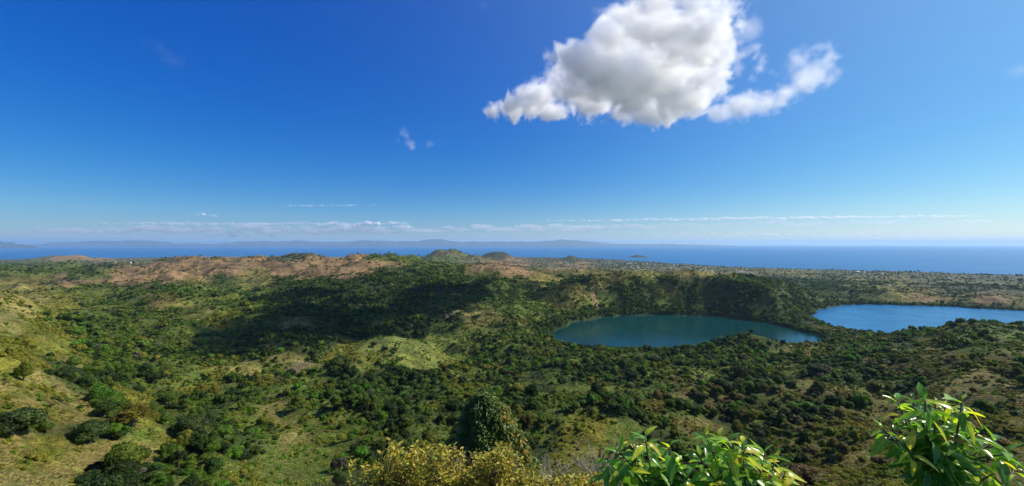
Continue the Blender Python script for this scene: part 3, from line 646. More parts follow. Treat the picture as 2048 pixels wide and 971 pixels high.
# ------------------------------------------------------------------ the largest ones in view are things of their own
def seen(X, Y, z, top):
    """does the sight line from the viewpoint reach the top of each plant?"""
    px = CX + F * X / Y; py = HY + (H - z - top * .4) / Y * F
    ok = (px > -10) & (px < 2058) & (py < 990)
    for t in np.linspace(.08, .97, 30):
        ok &= height(X * t, Y * t) < H + (z + top - H) * t
    return ok
KW = {'D': 'dark green', 'G': 'mid green', 'V': 'bright green', 'O': 'olive green', 'Y': 'yellow green', 'S': 'brownish', 'R': 'rusty', 'X': 'grey half bare'}
def region(px, Y, z):
    py = HY + (H - z) / Y * F
    if Y > 1900: return 'on the far brown ridges'
    if px > 1600 and py < 760: return 'on the flank of the right hand ridge'
    if px > 1760: return 'on the slope behind the corner glossy shrub'
    if px > 1600: return 'on the slope between the two glossy shrubs' if py > 850 else 'high on the slope between the glossy shrubs'
    if px > 1500: return 'on the slope right of the yellow tipped shrub' if py > 850 else 'on the slope above the yellow tipped shrub'
    if px > 1020 and py < 700 and Y > 880: return 'on the slopes around the crater lake'
    if px > 1020 and py < 745: return 'near the rim in front of the crater lake'
    if px > 1350: return 'in the forest above the yellow tipped shrub'
    if px > 1180: return 'in the forest above the left glossy shrub'
    if px > 1020: return 'in the forest right of the domed tree'
    if py < 700: return 'in the far part of the valley'
    if px < 100: return 'on the dry slope at the left edge'
    if px < 200: return 'where the dry slope meets the valley wood' if py < 850 else 'low on the dry slope'
    if px < 430: return 'in the valley wood beside the dry slope' if py < 800 else ('around the bright green clearing' if py < 900 else 'below the bright green clearing')
    if px < 700 and py > 790: return 'on the planted field low in the valley' if py < 900 else 'just left of the yellow bush'
    if px < 700: return 'in the valley left of the pale field'
    return 'in the wood below the pale field' if py < 800 else 'in the wood above the yellow bush'
def individuals(X, Y, z, rad, T, col, rot, scl, idx, protos, n, name, cat, gname, extra=None):
    R = np.hypot(X, Y); score = rad / np.maximum(Y, 1)
    px = CX + F * X / Y; py = HY + (H - z - rad) / Y * F
    cand = np.argsort(-score * ((px > 0) & (px < 2048) & (py < 965)))[:n * 5]
    ok = cand[seen(X[cand], Y[cand], z[cand], rad[cand] * 1.2)]
    ok = ok[np.argsort(-score[ok])][:n]
    for i in ok:
        p = protos[idx[i] % len(protos)]
        r = empty(name, (X[i], Y[i], z[i] - .25)); r.rotation_euler = tuple(rot[i]); r.scale = tuple(scl[i])
        c = obj('crown', p['crown'], r); c['tint'] = [float(v) for v in col[i]]
        t = obj('stem' if cat == 'shrub' else 'trunk', p['trunk'], r)
        reg = region(px[i], Y[i], z[i]); kw = KW[TK[T[i]]]
        form = ('broad round', 'spreading', 'tall rounded', 'open crowned')[idx[i] % 4] if cat == 'tree' else ('bushy', 'low', 'loose')[idx[i] % 3]
        a_ = X[i] / Y[i]; big_ = ('small ', 'midsized ', 'large ')[int(np.searchsorted([2.6, 4.2] if cat == 'tree' else [.9, 1.5], rad[i]))]
        lit = 'upper' if py[i] < (690 if px[i] < 1000 else 760) else ('middle' if py[i] < 840 else 'lowest')
        lab = '%s%s %s %s %s' % (big_, form, kw, cat, reg)
        if len(lab.split()) <= 14: lab += ', ' + lit + ' part'
        if len(lab.split()) > 16: lab = '%s%s %s %s' % (big_, kw, cat, reg)
        tag(r, lab, cat, '%ss: %s' % (cat, lab))
    m = np.ones(len(X), bool); m[ok] = False
    return m
keep = individuals(TX, TY, TZ, TRad, TT, TCOL, TROT, TSC, TIDX, NEAR, 270, 'broadleaf_tree', 'tree', '')
nearm = keep & (TR < 650); farm = keep & (TR >= 650)
P = np.stack([TX, TY, TZ - .3], -1)
stuff('valley_forest', P[nearm], TROT[nearm], TSC[nearm], TIDX[nearm], TCOL[nearm], NEAR, 'continuous broadleaf forest and scattered trees filling the valley below the viewpoint', 'forest')
stuff('distant_forest', P[farm], TROT[farm], TSC[farm], TIDX[farm], TCOL[farm], FAR, 'distant dense woodland covering the hills and crater walls', 'forest')
USC = np.stack([URad, URad, URad * RNG.uniform(.7, 1.1, len(UX))], -1); UROT = np.stack([UX * 0, UX * 0, RNG.uniform(0, 6.28, len(UX))], -1); UIDX = RNG.integers(0, 3, len(UX))
keep = individuals(UX, UY, UZ, URad, UT, UCOL, UROT, USC, UIDX, SHR, 240, 'wild_shrub', 'shrub', '')
stuff('hillside_scrub', np.stack([UX, UY, UZ - .1], -1)[keep], UROT[keep], USC[keep], UIDX[keep], UCOL[keep], SHR, 'low scrub and bushes scattered over the grassy slopes', 'scrub')

# grass tussocks on the near slopes
def tuft_proto(seed):
    r = np.random.default_rng(seed); V = []; T = []
    for k in range(26):
        a = r.uniform(0, 6.28); d = r.uniform(0, .55); b = np.array([math.cos(a) * d, math.sin(a) * d, 0]); l = np.array([math.cos(a), math.sin(a), 0]) * r.uniform(.1, .6); w = np.array([-math.sin(a), math.cos(a), 0]) * .10
        n = len(V); V += [b - w, b + w, b + l + np.array([0, 0, r.uniform(.5, 1.0)])]; T.append((n, n + 1, n + 2))
    return dict(src=bpy.data.objects.new('tuft_source', np_mesh('tuft', np.array(V), np.array(T), [M_FOL])))
def tussocks():
    X, Y = candidates(180000, 60, 420, 1.5); z = height(X, Y); w = cover(X, Y, z)
    d = w @ np.array([.3, 1.0, .9, .9, .45, .15, .7, .3]); ok = RNG.uniform(0, 1, len(X)) < d * (.25 + .75 * sstep(-.3, .3, fbm2(X / 6, Y / 6, 2, 111)))
    X, Y, z, w = X[ok], Y[ok], z[ok], w[ok]; n = len(X)
    col = w @ np.array([(.27, .19, .09), (.36, .30, .10), (.28, .27, .05), (.20, .25, .05), (.16, .21, .04), (.10, .14, .03), (.24, .20, .07), (.2, .18, .08)]) * RNG.uniform(.6, 1.25, (n, 1))
    sc = RNG.uniform(.35, .85, (n, 1)) * np.array([[1, 1, .8]])
    stuff('grass_tussocks', np.stack([X, Y, z - .03], -1), np.stack([X * 0, X * 0, RNG.uniform(0, 6.28, n)], -1), sc, RNG.integers(0, 3, n), col, [tuft_proto(i) for i in range(3)], 'tufts of dry and green grass covering the near slopes', 'grass'); print('tussocks', n)
tussocks()

# single trees one can point at
def single(px, py_foot, Yg, rad, zs, kind, tint, name, label):
    # walk along the sight line until it meets the ground near the guessed distance
    best = None
    Ys = np.linspace(Yg * .6, Yg * 1.5, 200); zz = height((px - CX) / F * Ys, Ys)
    k = int(np.argmin(np.abs(HY + (H - zz) / Ys * F - py_foot))); Y = Ys[k]; X = (px - CX) / F * Y
    r = empty(name, (X, Y, zz[k] - .2), random.uniform(0, 6)); r.scale = (rad, rad, rad * zs); p = NEAR[kind]
    c = obj('crown', p['crown'], r); c['tint'] = list(tint); obj('trunk', p['trunk'], r); tag(r, label, 'tree')
single(747, 694, 800, 6.0, .8, 2, (.028, .05, .014), 'broadleaf_tree', 'lone round dark tree standing on the pale open grass in mid valley')
single(770, 703, 760, 6.5, .8, 0, (.03, .05, .014), 'broadleaf_tree', 'larger dark tree of the pair on the pale grass field')
single(788, 704, 755, 6.0, .8, 1, (.034, .058, .016), 'broadleaf_tree', 'right hand dark tree of the pair on the pale grass field')
single(180, 885, 220, 6.5, .8, 0, (.05, .085, .016), 'broadleaf_tree', 'very dark dense tree left of the bright green clearing')
single(238, 918, 190, 3.0, .9, 2, (.05, .1, .014), 'broadleaf_tree', 'small lone dark tree on the dry grass casting a short shadow')
single(265, 852, 240, 8.0, .8, 3, (.15, .13, .016), 'broadleaf_tree', 'yellow leaved feathery tree at left of the valley wood')
single(295, 848, 240, 6.0, .8, 3, (.14, .13, .018), 'broadleaf_tree', 'smaller yellow leaved tree beside the feathery one')
single(25, 868, 190, 8, .7, 1, (.055, .085, .02), 'broadleaf_tree', 'dark spreading tree at the left edge of the picture')
single(1640, 748, 520, 18, .55, 1, (.05, .065, .018), 'broadleaf_tree', 'huge dark wide crowned tree in the hollow under the right ridge')
single(385, 870, 250, 7, .8, 0, (.055, .085, .018), 'broadleaf_tree', 'dark rounded tree behind the bright green clearing')
single(1637, 684, 830, 5, .9, 2, (.03, .05, .016), 'broadleaf_tree', 'dark tree sticking up on the rim between the two lakes')

# ------------------------------------------------------------------ dome tree and shrubs in the foreground
def leaf_mesh(name, L_, wd, droop, fold, mat, seg=6, wave=0.0):
    V = []; Q = []
    for i in range(seg + 1):
        t = i / seg; w = wd * (math.sin(math.pi * min(1, t * .96 + .02) ** .8) ** .85) if 0 < i < seg else wd * .06
        y = L_ * t; z = -droop * L_ * t * t + wave * L_ * math.sin(t * 7)
        V += [(-w, y, z + fold * w), (0, y, z), (w, y, z + fold * w)]
    for i in range(seg):
        a = i * 3; Q += [(a, a + 1, a + 4, a + 3), (a + 1, a + 2, a + 5, a + 4)]
    return np_mesh(name, V, np.array(Q), [mat], True)
LEAVES = [leaf_mesh('leaf_shape_%d' % i, 1.0, w, d, f, M_LEAF, 6, wv) for i, (w, d, f, wv) in enumerate(((.165, .35, .45, .012), (.185, .55, .35, .02), (.15, .22, .6, .012), (.20, .8, .3, .03)))]
SMALL = [leaf_mesh('small_leaf_shape_%d' % i, 1.0, w, d, f, M_LEAFY, 3) for i, (w, d, f) in enumerate(((.2, .2, .4), (.17, .4, .3), (.22, .05, .5)))]
def frame(d, roll):
    d = d.normalized(); side = d.cross(Vector((0, 0, 1)))
    if side.length < 1e-3: side = Vector((1, 0, 0))
    side.normalize(); up = side.cross(d)
    m = Matrix((side, d, up)).transposed()
    return m @ Matrix.Rotation(roll, 3, 'Y')
GREENS = [(.11, .25, .030), (.15, .31, .035), (.08, .18, .024), (.20, .34, .035)]
YOUNG = [(.42, .46, .04), (.34, .42, .04), (.50, .46, .05)]
def pack_leaves(rd, items, shapes, name, mat):
    """many small leaves joined into one part; items = (position, direction, length)"""
    src = []
    for s in shapes:
        v = np.zeros(len(s.vertices) * 3, np.float32); s.vertices.foreach_get('co', v); f = np.array([tuple(p.vertices) for p in s.polygons]); src.append((v.reshape(-1, 3), f))
    V = []; Q = []; nv = 0
    for p, d, ln in items:
        v, f = src[rd.randrange(len(src))]; m = np.array(frame(d, rd.uniform(-.9, .9))); V.append((v * ln) @ m.T + np.array(p)); Q.append(f + nv); nv += len(v)
    return np_mesh(name, np.concatenate(V), np.concatenate(Q), [mat], True)
def vary_mat(name, cols, scale, base):
    """leaf material whose colour wanders from sprig to sprig"""
    m, n, out = new_mat(name); L = n.links.new
    tc = N(n, 'ShaderNodeTexCoord'); v = N(n, 'ShaderNodeTexNoise', Scale=scale, Detail=2.0, Roughness=.9); L(tc.outputs['Object'], v.inputs['Vector'])
    cr = N(n, 'ShaderNodeValToRGB'); e = cr.color_ramp.elements
    while len(e) < len(cols): e.new(.5)
    for i, c in enumerate(cols): e[i].position = .3 + .4 * i / (len(cols) - 1); e[i].color = (*c, 1)
    L(v.outputs['Fac'], cr.inputs[0]); p = N(n, 'ShaderNodeBsdfPrincipled', Roughness=base); L(cr.outputs[0], p.inputs['Base Color']); p.inputs['Specular IOR Level'].default_value = .35
    t = N(n, 'ShaderNodeBsdfTranslucent'); L(cr.outputs[0], t.inputs[0]); mx = N(n, 'ShaderNodeMixShader', Fac=.3); L(p.outputs[0], mx.inputs[1]); L(t.outputs[0], mx.inputs[2]); L(mx.outputs[0], out.inputs[0])
    return m
M_GLOSS = vary_mat('glossy_leaf_mass', [(.06, .16, .012), (.10, .25, .018), (.15, .32, .02), (.07, .18, .014)], 4.0, .35)
def whorl_shrub(name, label, tips, base_px, base_Y, leaf_len, rnd_seed, extra=0):
    rd = random.Random(rnd_seed)
    bx = (base_px - CX) / F * base_Y; bz = h1(bx, base_Y)
    root = empty(name, (bx, base_Y, bz)); tag(root, label, 'shrub'); B = Vector((bx, base_Y, bz))
    stems = MB()
    P = [(at(px, py, Y) - B, y, n) for px, py, Y, y, n in tips]
    cen = sum((p for p, _, _ in P), Vector()) / len(P)
    hubs = []
    for k in range(max(2, len(P) // 4)):
        q = rd.choice(P)[0].lerp(cen, .35); q = q * rd.uniform(.72, .85); hubs.append(q)
        mid = Vector((q.x * .35, q.y * .4, q.z * .55)); stems.tube([(0, 0, -.15), mid, q], [.016, .012, .009], 6)
    cnt = 0; mass = []
    for p, yl, nl in P:
        hb = min(hubs, key=lambda h: (h - p).length); d0 = (p - hb)
        m1 = hb + d0 * .5 + Vector((rd.uniform(-.04, .04), rd.uniform(-.04, .04), -.03)); stems.tube([hb, m1, p], [.007, .0055, .004], 5)
        ax = (d0.normalized() + Vector((0, 0, .9))).normalized()
        for k in range(nl):
            a = k * 2.399 + rd.uniform(-.3, .3); up = rd.uniform(-.5, .75) if k > 1 else rd.uniform(.4, 1.3)
            s = ax.orthogonal().normalized(); t = ax.cross(s)
            d = (s * math.cos(a) + t * math.sin(a)) + ax * up
            o = obj('leaf', rd.choice(LEAVES), root); ln = leaf_len * rd.uniform(.5, 1.25) * (.8 if k < 3 else 1)
            pos = p - ax * (.012 * k) + d.normalized() * .008
            mt = frame(d, rd.uniform(-.5, .5)).to_4x4(); mt.translation = pos
            o.matrix_local = mt @ Matrix.Diagonal((ln, ln, ln, 1))
            c = (.30, .17, .07) if rd.random() < .02 else (rd.choice(YOUNG) if rd.random() < yl else rd.choice(GREENS)); f = rd.uniform(.8, 1.25)
            o['tint'] = [v * f for v in c]; cnt += 1
        for j in range(2):
            pj = p.lerp(hb, .35 + .4 * j)
            for k in range(8):
                a = k * 2.399 + rd.uniform(-.3, .3); d = s * math.cos(a) + t * math.sin(a) + ax * rd.uniform(-.6, .5)
                mass.append((pj - ax * .02 * k, d, leaf_len * rd.uniform(.8, 1.2)))
    lm = obj('leaf_mass', pack_leaves(rd, mass, LEAVES, 'leaf_mass', M_GLOSS), root); lm['kind'] = 'stuff'
    obj('stem', stems.mesh('stem', [M_STEM], True), root)
    print(name, cnt)
    return root
def tip_list(pts, Y0, jitter, seed, n=11, dy=14):
    rd = random.Random(seed); return [(x, y + dy, Y0 + rd.uniform(-jitter, jitter), yl, n + rd.randint(-2, 2)) for x, y, yl in pts]
whorl_shrub('glossy_leaf_shrub', 'glossy green shrub with long drooping leaves at the bottom, left of the yellow tipped one',
    tip_list([(1212, 902, .05), (1240, 890, .05), (1265, 872, .1), (1290, 862, .1), (1312, 880, .1), (1340, 880, .05), (1255, 915, 0), (1285, 905, 0), (1320, 915, 0), (1350, 912, .1), (1235, 940, 0), (1270, 945, 0), (1305, 950, 0), (1345, 948, 0), (1375, 940, .1), (1260, 985, 0), (1300, 990, 0), (1340, 990, 0)], 2.75, .25, 3), 1300, 2.75, .125, 5)
whorl_shrub('glossy_leaf_shrub', 'glossy shrub with pale yellow young leaves at the bottom right of centre',
    tip_list([(1412, 858, .35), (1440, 862, .3), (1462, 868, .4), (1485, 872, .8), (1505, 884, .85), (1530, 892, .2), (1400, 900, .1), (1425, 905, .1), (1455, 910, .15), (1490, 915, .3), (1515, 925, .3), (1548, 915, .85), (1568, 930, .6), (1430, 945, .8), (1465, 950, .2), (1500, 955, .4), (1535, 955, .6), (1570, 965, .4), (1400, 960, 0), (1450, 990, .1), (1500, 990, .2), (1545, 995, .3)], 2.65, .25, 4), 1480, 2.65, .122, 6)
whorl_shrub('glossy_leaf_shrub', 'glossy leaved branch with two bright upright yellow green leaves at the lower right corner',
    tip_list([(1795, 800, .2), (1825, 795, .2), (1850, 800, .1), (1872, 800, .35), (1893, 800, .5), (1925, 800, .6), (1905, 825, .1), (1935, 830, .3), (1765, 855, .3), (1790, 862, .3), (1815, 850, .1), (1845, 838, .05), (1870, 845, .05), (1790, 895, .4), (1820, 900, .3), (1850, 885, .1), (1890, 875, .05), (1930, 868, .1), (1960, 862, .15), (1990, 880, .1), (2015, 905, .2), (2035, 925, .2), (1880, 920, .1), (1915, 925, .1), (1950, 935, .1), (1985, 945, .2), (2020, 960, .15), (1900, 965, .05), (1950, 980, .05), (2000, 990, .1)], 2.3, .22, 5, 9, 2), 1950, 2.3, .106, 7)

M_YB = vary_mat('yellow_bush_leaves', [(.05, .11, .014), (.19, .26, .03), (.43, .39, .03), (.46, .31, .03), (.26, .33, .025), (.06, .12, .014)], 7.0, .45)
YCOL = [(.46, .42, .03), (.52, .43, .035), (.27, .34, .025), (.13, .22, .018), (.50, .30, .03), (.40, .22, .04), (.35, .38, .05)]
def yellow_bush(name, label, sprigs, base_px, base_Y, leaf_len, seed, singles, spread_depth=.9):
    rd = random.Random(seed); bx = (base_px - CX) / F * base_Y; bz = h1(bx, base_Y); B = Vector((bx, base_Y, bz)); root = empty(name, B); tag(root, label, 'bush')
    stems = MB(); items = []; objs = 0
    hubs = [Vector((rd.uniform(-1.3, 1.3), rd.uniform(-.3, .3), rd.uniform(1.6, 2.3))) for _ in range(12)]
    for h_ in hubs: stems.tube([(h_.x * .1, 0, -.2), h_ * .5, h_], [.035, .028, .02], 6)
    P = []
    for px, py, n, wx, wy in sprigs:
        for _ in range(int(n * 1.3)):
            Y = base_Y + rd.uniform(-spread_depth, spread_depth) * .6; P.append(at(px + rd.gauss(0, wx), py + abs(rd.gauss(0, wy)), Y) - B)
    for p in P:
        hb = min(hubs, key=lambda h: (h - p).length); stems.tube([hb, hb.lerp(p, .5) + Vector((0, 0, -.04)), p], [.008, .006, .003], 4)
        ax = Vector((rd.uniform(-.5, .5), rd.uniform(-.5, .5), 1)).normalized()
        for k in range(rd.randint(9, 15)):
            a = k * 2.399; s = ax.orthogonal().normalized(); t = ax.cross(s); up = rd.uniform(.1, 1.6)
            d = s * math.cos(a) + t * math.sin(a) + ax * up; q = p - ax * (.016 * k) * rd.uniform(.6, 1.4)
            ln = leaf_len * rd.uniform(.6, 1.3)
            if objs < singles and rd.random() < .12:
                o = obj('leaf', rd.choice(SMALL), root); mt = frame(d, rd.uniform(-.9, .9)).to_4x4(); mt.translation = q; o.matrix_local = mt @ Matrix.Diagonal((ln * 1.15, ln * 1.15, ln * 1.15, 1))
                f = rd.uniform(.7, 1.2); c = rd.choice(YCOL); o['tint'] = [v * f for v in c]; objs += 1
            else: items.append((q, d, ln))
    l = obj('leaf_mass', pack_leaves(rd, items, SMALL, 'leaf_mass', M_YB), root); l['kind'] = 'stuff'
    obj('stem', stems.mesh('stem', [M_STEM], True), root); print(name, len(items), objs)
yellow_bush('yellowing_bush', 'large bush with small yellow and orange leaves at the bottom centre under the domed tree',
    [(786, 878, 7, 6, 10), (800, 898, 26, 22, 26), (745, 945, 34, 22, 20), (775, 925, 40, 26, 24), (852, 884, 10, 10, 14), (850, 905, 44, 26, 30), (893, 890, 34, 18, 30), (925, 935, 36, 24, 26), (975, 900, 40, 18, 34), (1005, 885, 14, 12, 16), (1010, 905, 44, 20, 34), (1050, 935, 40, 20, 24), (1085, 952, 26, 18, 18),
     (830, 950, 70, 55, 24), (960, 955, 80, 65, 24), (725, 968, 26, 14, 16), (880, 985, 100, 110, 20), (1060, 978, 40, 50, 20)], 900, 6.3, .068, 8, 280)
yellow_bush('yellowing_bush', 'small orange yellow bush between the large yellow bush and the glossy shrub', [(1150, 950, 26, 22, 14), (1190, 945, 26, 18, 16), (1215, 960, 20, 16, 12), (1170, 985, 40, 36, 16)], 1180, 6.0, .06, 9, 110)
# reddish dry grass seed heads low at left of the bush
def grass_clump(name, px0, px1, Yc, hgt, label, seed, col, py_top):
    rd = random.Random(seed); V = []; Q = []
    m = mat_plain(name + '_blades', col, var=.35, sc=3.0)
    for _ in range(700):
        px = rd.uniform(px0, px1); Y = Yc + rd.uniform(-.8, .8); x = (px - CX) / F * Y; zt = H - (py_top + rd.uniform(-4, 40) - HY) / F * Y; zb = zt - hgt
        lean = Vector((rd.uniform(-.2, .2), rd.uniform(-.1, .1), 0)); w = rd.uniform(.004, .009); n = len(V)
        V += [(x - w, Y, zb), (x + w, Y, zb), (x + lean.x * .4 + w, Y + lean.y * .4, zb + hgt * .6), (x + lean.x * .4 - w, Y + lean.y * .4, zb + hgt * .6), (x + lean.x, Y + lean.y, zt)]
        Q.append((n, n + 1, n + 2, n + 3)); 
    T = [(a + 3, a + 2, a + 4) for a, _, _, _ in Q]
    tag(obj(name, np_mesh(name, V, [np.array(Q), np.array(T)], [m])), label, 'grass', kind='stuff')
grass_clump('dry_grass', 640, 745, 6.6, 1.6, 'reddish dry grass stalks at the bottom edge left of the yellow bush', 3, (.26, .13, .07), 952)
# bare twigs
def twigs(name, label, px, py, Y, spread, n, seed, base_off):
    rd = random.Random(seed); B = at(px, py + base_off, Y); g = Vector((B.x, B.y, h1(B.x, B.y))); root = empty(name, g); tag(root, label, 'bush'); mb = MB(); c = B - g
    mb.tube([(0, 0, -.1), c * .5, c], [.02, .015, .01], 5)
    for _ in range(n):
        t = Vector((rd.uniform(-spread, spread), rd.uniform(-spread, spread), rd.uniform(.15, .7) * base_off / F * Y * 1.5)); m1 = c + t * .5 + Vector((rd.uniform(-.03, .03), 0, .02)); mb.tube([c, m1, c + t], [.006, .004, .0015], 4)
        for _ in range(4):
            s = m1.lerp(c + t, rd.random()); e = s + Vector((rd.uniform(-.12, .12), rd.uniform(-.12, .12), rd.uniform(.02, .16))); mb.tube([s, e], [.0025, .001], 3)
    obj('branch', mb.mesh('branch', [M_TWIG]), root)
twigs('bare_bush', 'bare pale twigs sticking up right of the yellow bush', 1108, 925, 7.5, .45, 26, 4, 40)
twigs('bare_bush', 'bare brown twigs tangled behind the left glossy shrub', 1195, 900, 6.8, .5, 46, 5, 60)
twigs('bare_bush', 'sparse bare twigs in front of the foot of the domed tree', 905, 905, 7.6, .35, 14, 6, 50)

def dome_tree():
    Y = 27.0; X = (968 - CX) / F * Y; g = h1(X, Y); top = H - (790 - HY) / F * Y; hgt = top - g
    root = empty('domed_tree', (X, Y, g)); tag(root, 'tall dense domed tree with drooping leaf clusters turning orange on its right side', 'tree')
    rd = random.Random(12); mb = MB()
    mb.tube([(0, 0, -.5), (.1, 0, hgt * .35), (0, .1, hgt * .7)], [.32, .26, .12], 8)
    for k in range(7):
        a = k * .9; mb.tube([(0, 0, hgt * .3), (math.cos(a) * .9, math.sin(a) * .9, hgt * .5), (math.cos(a) * 1.9, math.sin(a) * 1.9, hgt * (.55 + .03 * k))], [.12, .08, .03], 6)
    obj('trunk', mb.mesh('trunk', [M_BARK], True), root)
    r = np.random.default_rng(5)
    # envelope: rounded cone; radius in metres at fraction of height
    def rad(t): return np.interp(t, [0.15, .3, .45, .6, .72, .84, .93, 1.0], [5.0, 4.6, 3.9, 3.1, 2.45, 1.85, 1.2, .3])
    green = []; orange = []
    for _ in range(3400):
        t = 1 - r.uniform(0, 1) ** 1.25 * .85; a = r.uniform(0, 6.28); lump = 1 + .26 * math.sin(a * 4 + t * 9) * math.sin(t * 14 + a * 2)
        R_ = float(rad(t)) * lump * r.uniform(.8, 1.03); c = Vector((math.cos(a) * R_, math.sin(a) * R_ * .85, t * hgt))
        skew = (1 - t) * 2.2; c.x += skew * .75
        out = Vector((math.cos(a), math.sin(a), .35 + t * .4)).normalized()
        isor = math.cos(a) > .74 and r.uniform() < .36 * sstep(.42, .6, t) * (1 if t < .95 else .3) and math.sin(a) < .6
        for k in range(11):
            d = (out * .55 + Vector((r.normal() * .6, r.normal() * .6, -.55 + r.normal() * .35))).normalized()
            (orange if isor else green).append((c + Vector((r.normal() * .1, r.normal() * .1, r.normal() * .08)), d, r.uniform(.16, .30)))
    mg = vary_mat('dome_leaves', [(.07, .12, .028), (.11, .18, .035), (.16, .23, .045), (.09, .15, .03)], 1.6, .42)
    mo = vary_mat('orange_dome_leaves', [(.22, .22, .03), (.36, .28, .03), (.38, .22, .03), (.18, .22, .03)], 1.6, .45)
    a_ = obj('leaf_mass', pack_leaves(rd, green, SMALL, 'leaf_mass', mg), root); a_['kind'] = 'stuff'
    b = obj('orange_leaf_mass', pack_leaves(rd, orange, SMALL, 'orange_leaf_mass', mo), root); b['kind'] = 'stuff'; b['label'] = 'sprays of orange leaves'
    # dark solid hull filling the inner crown, keeps the sky out
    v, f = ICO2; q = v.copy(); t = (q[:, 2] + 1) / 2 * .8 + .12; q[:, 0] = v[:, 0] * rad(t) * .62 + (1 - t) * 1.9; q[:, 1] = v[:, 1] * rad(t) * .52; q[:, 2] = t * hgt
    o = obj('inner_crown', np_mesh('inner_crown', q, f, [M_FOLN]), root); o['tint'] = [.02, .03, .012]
dome_tree()

# ------------------------------------------------------------------ houses of the coastal town
def house_mesh(w, d, h, rh, roofm):
    wall = MB(); wall.box((-w / 2, -d / 2, -2), (w / 2, d / 2, h))
    rf = MB(); n = 0; e = .5
    rf.v = [Vector(p) for p in ((-w / 2 - e, -d / 2 - e, h + .01), (w / 2 + e, -d / 2 - e, h + .01), (w / 2 + e, d / 2 + e, h + .01), (-w / 2 - e, d / 2 + e, h + .01), (-w / 2 - e, 0, h + rh), (w / 2 + e, 0, h + rh))]
    rf.q = [(0, 1, 5, 4), (2, 3, 4, 5), (3, 2, 1, 0)]; rf.t = [(0, 4, 3), (1, 2, 5)]
    return wall.mesh('house_wall', [M_WALL]), rf.mesh('house_roof', [roofm])
HM = [house_mesh(14, 9, 4.5, 3, M_ROOF), house_mesh(22, 11, 5, 3.5, M_ROOF), house_mesh(12, 9, 4, 2.5, M_RROOF)]
HM_BIG = house_mesh(75, 26, 9, 6, M_ROOF)
def put_house(px, py, k, label, group, big=False, sc=1.0):
    Ys = np.linspace(3000, 8200, 300); X = (px - CX) / F * Ys; zz = height(X, Ys); e = np.abs(HY + (H - zz) / Ys * F - py); e[zz < 1.2] = 99; i = int(np.argmin(e))
    r = empty('warehouse' if big else 'house', (X[i], Ys[i], zz[i]), random.uniform(-.5, .5)); r.scale = (sc, sc, sc * 1.0)
    wm, rm = HM_BIG if big else HM[k]; obj('wall', wm, r); obj('roof', rm, r); tag(r, label, 'building', group)
rd = random.Random(77)
for i in range(52):
    t = rd.random(); px = 1205 + 225 * t + rd.uniform(-8, 8); py = 524 + 9 * t + abs(rd.gauss(0, 5.5)); k = rd.choice((0, 0, 1, 1, 2))
    put_house(px, py, k, ('small pale roofed house among the trees of the coastal town', 'long pale roofed house among the trees of the coastal town', 'small rusty roofed house among the trees of the coastal town')[k].replace('among the trees of the coastal town', ('at the left end', 'left of the middle', 'right of the middle', 'at the right end')[min(3, int(t * 4))] + ' of the town' + (' near the sea' if py < 523 + 9 * t + 4 else ' on its inland side')), 'houses of the coastal town', sc=1.3)
for i in range(16):
    put_house(rd.uniform(150, 300), rd.uniform(519, 527), rd.choice((0, 2)), 'tiny house by the far shore on the left', 'houses on the far left shore', sc=1.3)
for px, py, lab in ((1712, 544, 'largest white roofed warehouse on the coastal plain, left of the three'), (1727, 545, 'white warehouse beside the largest one on the coastal plain'), (1774, 551, 'white building standing by itself further along the plain'), (1492, 540, 'white shed beyond the crater hump near the shore'), (1897, 557, 'small white building near the right end of the plain'), (1762, 547, 'small white building near the sea between plain and beach')):
    put_house(px, py, 0, lab, None, True, .55 if px != 1712 else .8)
for i in range(9):
    put_house(rd.uniform(1100, 1180), rd.uniform(518, 528), 0, 'small pale house near the foot of the low coastal hill', 'houses near the low coastal hill', sc=1.3)

